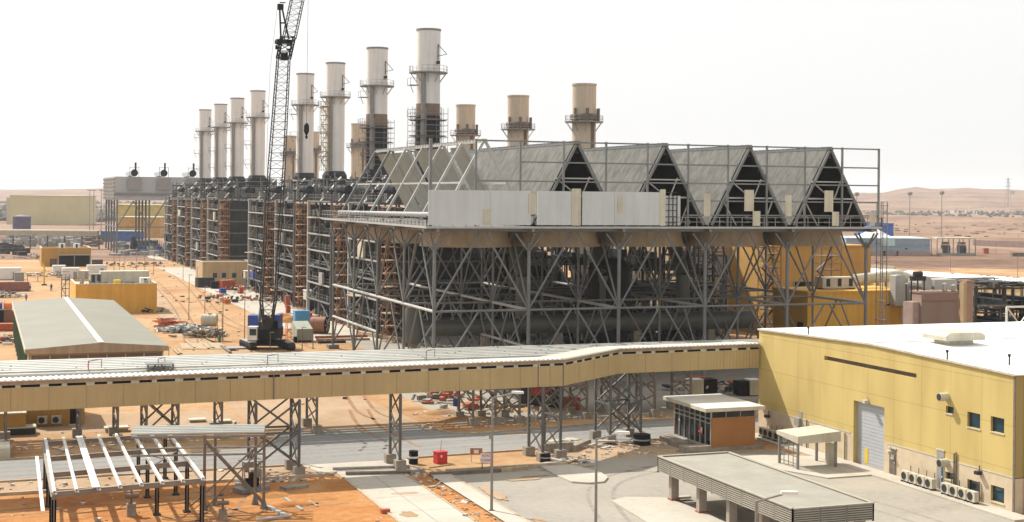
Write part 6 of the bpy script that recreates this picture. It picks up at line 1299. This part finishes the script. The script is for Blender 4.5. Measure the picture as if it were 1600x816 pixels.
for dx, dh, lb in ((-1, .2, 'taller shiny round cowl beside the grey fan housing'), (.4, 0, 'shorter shiny round cowl beside the grey fan housing')): single(MB().lathe(p.x + dx, p.y, [(.01, h + 1.3 + dh), (.35, h + 1.1 + dh), (.35, h + .4), (.2, h + .25)], 12), 'roof_cowl', SILV, lb, 'cowl', V(p.x + dx, p.y, h), smooth=True)
p = D(1434, 440, 190); b = MB()
for dx in (-1, 0, 1): b.bar((p.x + dx, p.y, h - 1), (p.x + dx, p.y, h + 2.2), .14)
b.box(p.x - 1.1, p.x + 1.1, p.y - .3, p.y + .3, h + 1.6, h + 2.2); b.tube((p.x - .6, p.y, h + 2.5), (p.x + .6, p.y, h + 2.5), .35, 10); single(b, 'relief_valve_stand', DKST, 'dark valve stand between ducts and pinkish block house', 'valve stand', p)
t, x0, x1, y0, h = block('brown_pier_wall', 'tall narrow brown pier wall right of the pinkish block house', 1510, 1521, 441, 186, 1.5, mat('pier_brown', (.30, .20, .15), .8)); MB().box(x0 - .5, x0 - .01, y0 - .1, y0 + .6, 0, h).build('pier_edge', TANW, t)
plant_frame('dark scaffolded plant at right behind the white hall roof', *(lambda a, c: (a.x, c.x, a.y, a.y + 12))(onY(1524, 470, D(1524, 470, 200).y), onY(1640, 470, D(1524, 470, 200).y)), 10.0, 11, DKST, (BRST, CST, DKST, DKST), 110)
a = onY(1573, 480, D(1573, 480, 165).y); c = onY(1640, 480, a.y); t = thing('white_braced_frame', 'white braced steel frame at right picture edge', 'steel frame', (a.x, a.y, 0)); b = MB(); zt = a.z
for x in (a.x, a.x + 3.6, a.x + 7.2): b.bar((x, a.y, 0), (x, a.y, zt), .2)
b.bar((a.x, a.y, zt), (a.x + 7.2, a.y, zt), .2); b.bar((a.x, a.y, zt - 4), (a.x + 3.6, a.y, zt), .12); b.bar((a.x, a.y, zt), (a.x + 3.6, a.y, zt - 4), .12); b.bar((a.x + 3.6, a.y, zt - 4), (a.x + 7.2, a.y, zt), .12); b.bar((a.x + 3.6, a.y, zt), (a.x + 7.2, a.y, zt - 4), .12); b.build('frame', WHITE, t)
# white topped conveyor gallery running off to the right
a, c = G(1352, 421, 7.2), G(1660, 441, 7.2); d = (c - a).normalized(); n = V(-d.y, d.x); n = n if n.dot(FW) > 0 else -n
t = thing('white_roofed_gallery', 'long white roofed conveyor gallery crossing the desert at right', 'gallery', (a.x, a.y, 0)); MB().slab([a - n*1.2 + V(0,0,-.7), c - n*1.2 + V(0,0,-.7), c + n*1.5, a + n*1.5], .25).build('roof', ROOFM, t)
MB().slab([a - n*.6 + V(0,0,-3.6), c - n*.6 + V(0,0,-3.6), c - n*.6 + V(0,0,-.75), a - n*.6 + V(0,0,-.75)], .1).build('wall', mat('beige_yellow_wall', (.55, .45, .24), .8), t); b = MB()  # gallery wall in beige-yellow
for q in range(24): p = a.lerp(c, q/23) - n*.75; b.bar((p.x, p.y, 0), (p.x, p.y, 6.6), .3)
b.build('post', BRST, t); 
for q in range(16): p = a.lerp(c, rnd.random()); MB().cbox(p, .9, .25, 7.42, 7.6, .4).build('roof_vent', GREYW, t)
p = G(1376, 416, 7.8); b = MB(); b.bar(p - d*8, p + d*4, .35); b.bar(p + d*4, p + d*4 - V(0,0,7.8), .3); single(b, 'pipe_bridge', CREAM, 'pale pipe stub behind the start of the white roofed gallery', 'pipe', p)
scaffold_tower(*D(1202, 450, 228).xy, 0, 15.6, 2.6, 2.6, 'dark red brown scaffold tower before the ochre hall, left one', mat('dark_rust', (.12, .05, .03), .8, var=.3), 2.2, BRST); scaffold_tower(*D(1291, 450, 222).xy, 0, 15.0, 3.6, 2.6, 'thin brown scaffold tower before the ochre hall, right one', BRST, 2.2, BRST)
scaffold_tower(*D(1098, 450, 226).xy, 0, 13, 3, 2.4, 'dark scaffold tower among pipes before the grey and tan hall', DKST, 2.2, BRST)
# things in the shade below the condenser
p = G(846, 640); t = thing('dark_container', 'dark container with red panel standing under the raised condenser', 'container', p); MB().cbox(p + FW*1.4, 4.6, 2.6, .1, 2.75, -AZ).build('shell', mat('container_black', (.03, .035, .04), .6), t); b = MB()
a = p + FW*.07
MB().slab([a - RT*1.2 + V(0,0,1.45), a + RT*.75 + V(0,0,1.45), a + RT*.75 + V(0,0,2.25), a - RT*1.2 + V(0,0,2.25)], -.03 if False else .03).build('panel', RED, t)
for px, py, w_, h_, m_, lb in ((1085,618,1.6,1.8,CREAM,'pale generator box in the shade left of the hall'),(1105,615,1.8,1.6,BLACK,'black generator box right of the pale one'),(1090,606,2.6,1.2,REDB,'red brown tarpaulin heap behind the generators'),(1160,618,1.6,1.6,BLACK,'dark crate near the hall corner'),(1176,618,1.3,1.8,CREAM,'pale cabinet near the hall corner'),(892,640,1.6,1.2,REDB,'rusty crate in the shade by the rack legs'),(735,640,1.3,.6,REDB,'red flat case by the rack tower'),(690,622,2.6,1.0,REDB,'red machinery seen between gallery and road left'),(709,618,.5,1.2,RED,'thin red cabinet left of the rack tower')):
    container(px, py, w_, 1.4, h_, m_, lb, 0, 'crate', 'crates in the shade', False, 'crate')
# ================================================================== FAR RIGHT
def farblock(name, label, px0, px1, pyt, pyb, depth, wm_, Z=None, roof=None):
    Z = Z or G((px0 + px1)/2, pyb).dot(FW); a, c = D(px0, pyb, Z), D(px1, pyb, Z); h = D(px0, pyt, Z).z; w_ = (c - a).length; m_ = (a + c)/2 + FW*depth/2; m_.z = 0
    t = thing(name, label, 'building', m_); MB().cbox(m_, w_, depth, -.5, h, -AZ).build('wall', wm_, t); MB().cbox(m_, w_ + .6, depth + .6, h + .01, h + .4, -AZ).build('roof', roof or wm_, t); return t, a, c, h
t, a, c, h = farblock('pale_blue_shed', 'long pale blue shed on the desert right of the condenser', 1322, 1453, 373, 400, 26, LBLUE, None, mat('pale_blue_roof', (.45, .53, .58), .6)); a.z = c.z = 0
def fplate(nm, f0, f1, z0, z1, mm, d=.1):
    p, q = a.lerp(c, f0) - FW*d, a.lerp(c, f1) - FW*d; MB().slab([p + V(0,0,z0), q + V(0,0,z0), q + V(0,0,z1), p + V(0,0,z1)], .06).build(nm, mm, t)
fplate('dado', .3, 1, 0, h*.27, PURPL); fplate('grey_stripe', .0, 1, h*.58, h*.72, mat('stripe_grey', (.25, .30, .34), .6)); fplate('door', .43, .47, 0, h*.3, BLACK, .25); fplate('door', .6, .62, 0, h*.3, DKST, .25); fplate('shutter', .52, .58, 0, h*.36, GREYW, .25); fplate('sign_panel', .42, .58, h*.58, h*1.05, mat('aqua_panel', (.42, .60, .60), .6), .3); fplate('roof_light', .7, .73, h*.4, h*.47, DKGL, .25)
farblock('blue_shed', 'bright blue shed behind the pale blue one', 1362, 1396, 350, 372, 30, mat('strong_blue', (.035, .11, .42), .6, var=.06), 720, BLUE)
p = D(1372, 372, 660); p.z = 0; b = MB(); b.add([p + RT*-8 + V(0,0,4), p + RT*8 + V(0,0,4), p + RT*8 + FW*14 + V(0,0,4), p - RT*8 + FW*14 + V(0,0,4), p + FW*7 + V(0,0,9)] + [p + RT*-8, p + RT*8, p + RT*8 + FW*14, p - RT*8 + FW*14], [(0,1,4),(1,2,4),(2,3,4),(3,0,4),(5,6,1,0),(6,7,2,1),(7,8,3,2),(8,5,0,3)]); single(b, 'white_tent', WHITE, 'white peaked tent between the two blue sheds', 'tent', p)
Z = G(1494, 400).dot(FW); a, c = D(1464, 400, Z), D(1524, 400, Z); a.z = c.z = 0; t = thing('transformer_shelter', 'open flat roofed shelter over two transformers on the desert', 'shelter', a); h = D(1464, 373, Z).z
MB().slab([a + V(0,0,h), c + V(0,0,h), c + FW*8 + V(0,0,h), a + FW*8 + V(0,0,h)], .4).build('roof', CREAM, t)
for f in (0, .3, .58, .84, 1):
    for u in (0, 8): p = a.lerp(c, f) + FW*u; MB().bar(p, p + V(0,0,h), .3).build('post', GREYW, t)
MB().slab([a + V(0,0,.05), c + V(0,0,.05), c + V(0,0,1.1), a + V(0,0,1.1)], .2).build('low_wall', GREYW, t)
for f, lb in ((.3, 'left grey transformer under the open shelter'), (.72, 'right grey transformer under the open shelter')):
    p = a.lerp(c, f) + FW*4; tt = thing('transformer', lb, 'transformer', p, 'transformers under the shelter'); MB().cbox(p, 3.2, 2.2, .3, 4.2, -AZ).build('tank', GREYW, tt); MB().tube(p - RT*1.5 + V(0,0,4.9), p + RT*1.5 + V(0,0,4.9), .5, 12).build('conservator', GREYW, tt); b = MB()
    for q in range(6): b.cbox(p - FW*1.3 + RT*(-1.4 + q*.55), .12, .5, .6, 3.8, -AZ)
    b.build('radiator_fin', DKST, tt)
def mast(px, pyb, pyt, label, Z=None, r=.3, head=True):
    p = G(px, pyb) if Z is None else D(px, pyb, Z); d = p.dot(FW); z0 = hill(p.x, p.y) - .3; p.z = z0; zt = D(px, pyt, d).z; t = thing('floodlight_mast', label, 'light mast', p, 'tall floodlight masts'); MB().tube(p, V(p.x, p.y, zt), r, 8, r*.6).build('shaft', GREYW, t); b = MB()
    if head: b.lathe(p.x, p.y, [(.05, zt - 1.4), (1.2, zt - 1.0), (1.5, zt), (1.2, zt + .8), (.05, zt + 1.0)], 10)
    else: b.cbox((p.x, p.y), 3.2, .6, zt, zt + .5, -AZ)
    b.build('lamp_ring', GREYW, t)
mast(1421, 372, 302, 'floodlight mast left of the transformer shelter'); mast(1471, 372, 301, 'floodlight mast behind the transformer shelter'); mast(1338, 372, 303, 'floodlight mast hidden by the corner post of the condenser')
for px, pt, pb, lb in ((140,298,352,'floodlight mast right of the distant beige hall, leftmost'), (146,298,352,'floodlight mast right of the distant beige hall, middle'), (158,298,352,'floodlight mast nearest the far condenser')): mast(px, pb, pt, lb, 820, .28, False)
for px, pt, Z, lb in ((1575, 278, 3000, 'tall lattice pylon on the right horizon'), (1582, 299, 3600, 'smaller lattice pylon beside the tall one')):
    p = D(px, 320, Z); z0 = hill(p.x, p.y) - 1; zt = D(px, pt, Z).z; t = thing('pylon', lb, 'pylon', (p.x, p.y, z0)); b = MB(); w_ = 5.
    for i, j_ in ((-1,-1),(1,-1),(1,1),(-1,1)): b.bar((p.x + i*w_, p.y + j_*w_, z0), (p.x + i*.8, p.y + j_*.8, zt), .6)
    for q in range(7): f, f2_ = q/7, (q + 1)/7; g_ = lambda s, f_: V(p.x + s*(w_ + (.8 - w_)*f_)*RT.x, p.y + s*(w_ + (.8 - w_)*f_)*RT.y, z0 + (zt - z0)*f_); b.bar(g_(-1, f), g_(1, f2_), .4); b.bar(g_(1, f), g_(-1, f2_), .4)
    b.build('tower', GREYW, t); b = MB()
    for f in (.7, .82, .94): z = z0 + (zt - z0)*f; b.bar(V(p.x, p.y, z) - RT*8, V(p.x, p.y, z) + RT*8, .6)
    b.build('cross_arm', GREYW, t)
p = G(1574, 388); single(MB().bar(p - RT*10 + FW*18 + V(0,0,1.6), p + RT*8 + V(0,0,1.6), .5, 3.2), 'boundary_wall', PURPL, 'short grey brown wall on the desert right of the transformers', 'wall', p)
p = G(1592, 401); single(MB().cbox(p, 6, 3, 0, 1.6, -AZ), 'brown_hut', BRST, 'small brown hut at right picture edge on the desert', 'hut', p)
p = G(1540, 397); single(MB().cbox(p, 2, 2, 0, 2.4, -AZ), 'brown_hut', REDB, 'tiny reddish hut right of the transformer shelter', 'hut', p)
for px, pb, pt, lb in ((1485,424,398,'thin pole behind the white roofed gallery, left'), (1590,440,400,'thin pole behind the white roofed gallery, right'), (1556,399,378,'thin pole on the desert right of the transformers')): pole(px, pb, pt, lb)
# berms of broken ground, far trees
b = MB(); q = random.Random(12)
for _ in range(260):
    u = q.uniform(1310, 1660); Z = q.choice((2150, 2300, 2500)) + q.uniform(-60, 60); p = D(u, 315, Z); z0 = hill(p.x, p.y); s = q.uniform(2.0, 4.2); vs = []
    for k_ in range(3):
        for a in range(7): an = a*math.tau/7 + q.uniform(-.2, .2); rr = s*(1, .85, .35)[k_]*q.uniform(.75, 1.15); vs.append(V(p.x + rr*math.cos(an), p.y + rr*math.sin(an), z0 + s*(-.1, .45, .95)[k_]*q.uniform(.85, 1.1)))
    vs.append(V(p.x, p.y, z0 + s*1.05)); b.add(vs, [(i + k_*7, (i + 1) % 7 + k_*7, (i + 1) % 7 + 7 + k_*7, i + 7 + k_*7) for k_ in range(2) for i in range(7)] + [(14 + i, 14 + (i + 1) % 7, 21) for i in range(7)])
q = random.Random(13)
for _ in range(520):
    u = q.uniform(-60, 345); Z = q.choice((1150, 1500, 2000, 2600)) + q.uniform(-90, 90); p = D(u, 315, Z); z0 = hill(p.x, p.y); s = q.uniform(2.5, 5.5); vs = []
    for k_ in range(3):
        for a in range(7): an = a*math.tau/7 + q.uniform(-.2, .2); rr = s*(1.2, 1., .4)[k_]*q.uniform(.7, 1.2); vs.append(V(p.x + rr*math.cos(an), p.y + rr*math.sin(an), z0 + s*(-.1, .4, .85)[k_]*q.uniform(.8, 1.1)))
    vs.append(V(p.x, p.y, z0 + s*.95)); b.add(vs, [(i + k_*7, (i + 1) % 7 + k_*7, (i + 1) % 7 + 7 + k_*7, i + 7 + k_*7) for k_ in range(2) for i in range(7)] + [(14 + i, 14 + (i + 1) % 7, 21) for i in range(7)])
struct(b, 'far_tree_belt', mat('far_foliage', (.10, .088, .07), .9, var=.3, scale=.05), 'stuff')
# ================================================================== FAR LEFT
t, a, c, h = farblock('distant_beige_hall', 'big pale yellow hall far away at left with weathered cladding', 15, 122, 306, 352, 40, mat('pale_yellow_cladding', (.52, .46, .27), .7, var=.05, scale=.1, streak=.03), 960); MB().cbox((a + FW*20 - RT*1.6).xy.to_3d(), 2.6, 36, -.5, h - 1.2, -AZ).build('lit_side_strip', CREAM, t)  # the cream strip paints in the sunlit left side of the hall
p = D(34, 356, 640); p.z = 0; h = D(34, 338, 640).z; t = thing('storage_tank', 'dark violet grey storage tank before the distant beige hall', 'tank', p); MB().lathe(p.x, p.y, [(.05, h + .8), (3.9, h), (3.9, 0)], 28).build('shell', mat('violet_grey', (.12, .10, .15), .6), t, True); MB().lathe(p.x, p.y, [(4.0, h - .4), (4.0, h + .05), (3.8, h + .06)], 28).build('rim', GREYW, t)
a, c = D(-60, 360, 560), D(155, 360, 560); a.z = c.z = 0; zt = D(50, 360, 560).z; t = thing('far_gallery', 'long pale pipe gallery on posts crossing the left background', 'gallery', a); MB().slab([a + V(0,0,zt - 2), c + V(0,0,zt - 2), c + V(0,0,zt), a + V(0,0,zt)], 3).build('wall', mat('far_tan', (.42, .37, .27), .7), t); MB().slab([a + V(0,0,zt + .02), c + V(0,0,zt + .02), c + FW*3.2 + V(0,0,zt + .02), a + FW*3.2 + V(0,0,zt + .02)], .25).build('roof', ROOFW, t); b = MB()
for q in range(9): p = a.lerp(c, q/8); b.bar(p, p + V(0,0,zt - 2), .5)
b.build('post', BRST, t)
def cluster(name, px0, px1, py0, py1, n, hmin, hmax, m_, label, seed):
    q = random.Random(seed); b = MB(); 
    for _ in range(n):
        p = G(q.uniform(px0, px1), q.uniform(py0, py1)); s = q.uniform(.8, 3); b.cbox(p, s, s*q.uniform(.6, 1.6), 0, q.uniform(hmin, hmax), q.uniform(0, 1))
        if q.random() < .4: b.bar(p, p + V(0, 0, hmax*1.5), .2)
    struct(b, name, m_, 'stuff')
cluster('switchyard_gear', 12, 125, 374, 386, 90, .6, 3.2, GREYW, '', 1); cluster('switchyard_gear', 60, 130, 378, 384, 40, .6, 2.4, CSTL, '', 2); cluster('switchyard_gear', 0, 40, 386, 400, 26, .5, 1.8, DKST, '', 3); cluster('switchyard_gear', 175, 255, 384, 400, 60, .6, 2.0, GREYW, '', 4); cluster('switchyard_gear', 130, 165, 372, 386, 24, .6, 2.4, BRST, '', 5)
cluster('far_town', 120, 330, 326, 336, 110, 3, 7, CREAM, '', 6); cluster('far_town', 1480, 1640, 330, 336, 30, 3, 6, WHITE, '', 7); cluster('far_scrub', 1300, 1640, 342, 372, 90, .3, .8, mat('scrub_brown', (.22, .14, .09), .9), '', 8)
farblock('blue_store', 'row of blue and violet sheds left of the far condenser legs', 157, 216, 362, 371, 10, mat('shed_blue', (.07, .13, .30), .7), 640, LBLUE)  # plain blue shed walls
farblock('far_yellow_hall', 'pale yellow hall seen between the far condenser legs', 184, 252, 321, 349, 30, mat('far_yellow', (.50, .40, .14), .7), 760); farblock('far_orange_hall', 'orange hall in front of the pale yellow one behind the far condenser legs', 186, 250, 340, 362, 16, mat('far_orange', (.50, .29, .09), .7), 700, CREAM)
p = G(208, 389); t = thing('standing_vessel', 'dark blue upright vessel beside the far condenser', 'vessel', p); d = p.dot(FW); MB().tube(p, p + V(0,0,4.6), 1.1, 16).build('shell', mat('navy_steel', (.03, .05, .10), .5), t, True); MB().tube(p + V(0,0,4.6), p + V(0,0,4.8), .4, 8).build('nozzle', DKST, t)
p = G(230, 389); t = thing('lying_vessel', 'long dark green vessel lying beside the upright one', 'vessel', p); MB().tube(p - RT*4 + V(0,0,2.2), p + RT*4 + V(0,0,2.2), 1.5, 18).build('shell', mat('grey_green_steel', (.06, .08, .075), .5), t, True); b = MB(); b.cbox(p - RT*2.5, .6, 2, 0, 1.2, -AZ); b.cbox(p + RT*2.5, .6, 2, 0, 1.2, -AZ); b.build('saddle', FOOT, t)
for px, py, w_, m_, lb in ((222,395,3,BLUE,'dark blue box below the lying vessel'), (234,395,2.4,WHITE,'white box below the lying vessel'), (246,395,2.4,BLUE,'blue box right of the white one near the boilers'), (218,389,2,DKST,'dark box left of the lying vessel')): container(px, py, w_, 2.4, 2.2, m_, lb, 0, 'container', 'boxes by the far vessels', False)
HAZE = True
# ================================================================== LIGHT
sun_dir = Vector((-.70, 1.23, 1.50)).normalized()          # towards the sun
el = math.asin(sun_dir.z); azs = math.atan2(sun_dir.x, sun_dir.y)
sl = bpy.data.lights.new('sun', 'SUN'); sl.energy = 5.0; sl.angle = R(.6); sl.color = (1, .95, .86)
so = bpy.data.objects.new('sun', sl); col.objects.link(so); so.rotation_euler = sun_dir.to_track_quat('Z', 'Y').to_euler()
w = bpy.data.worlds.new('World'); sc.world = w; w.use_nodes = True
N, L = w.node_tree.nodes, w.node_tree.links; bg = N['Background']
sky = N.new('ShaderNodeTexSky'); sky.sky_type = 'NISHITA'; sky.sun_disc = False; sky.sun_elevation = el; sky.sun_rotation = azs
sky.air_density = 1.0; sky.dust_density = 6.; sky.ozone_density = 1.; sky.altitude = 0
hs = N.new('ShaderNodeHueSaturation'); hs.inputs['Saturation'].default_value = .22; L.new(sky.outputs[0], hs.inputs['Color'])
mx = N.new('ShaderNodeMixRGB'); mx.inputs[0].default_value = .62; mx.inputs[2].default_value = (14.3, 14.3, 14.2, 1); L.new(hs.outputs[0], mx.inputs[1])
L.new(mx.outputs[0], bg.inputs['Color']); bg.inputs['Strength'].default_value = .0735
hb = MB(); hb.box(-9000, 9000, -90, 11500, -60, 190)
hm = bpy.data.materials.new('haze_air'); hm.use_nodes = True; hn = hm.node_tree.nodes; hn.remove(hn['Principled BSDF'])
pv = hn.new('ShaderNodeVolumePrincipled'); pv.inputs['Color'].default_value = (.95, .96, .98, 1); pv.inputs['Density'].default_value = .00009; pv.inputs['Anisotropy'].default_value = .2
hm.node_tree.links.new(pv.outputs[0], hn['Material Output'].inputs['Volume'])
if HAZE: struct(hb, 'haze', hm, 'stuff')
vs = sc.view_settings; vs.view_transform = 'Standard'; vs.look = 'None'; vs.exposure = .42; vs.gamma = 1; vs.use_curve_mapping = False
sc.cycles.max_bounces = 6; sc.cycles.volume_bounces = 0; sc.cycles.use_denoising = True
sc.cycles.diffuse_bounces = 3; sc.cycles.glossy_bounces = 3
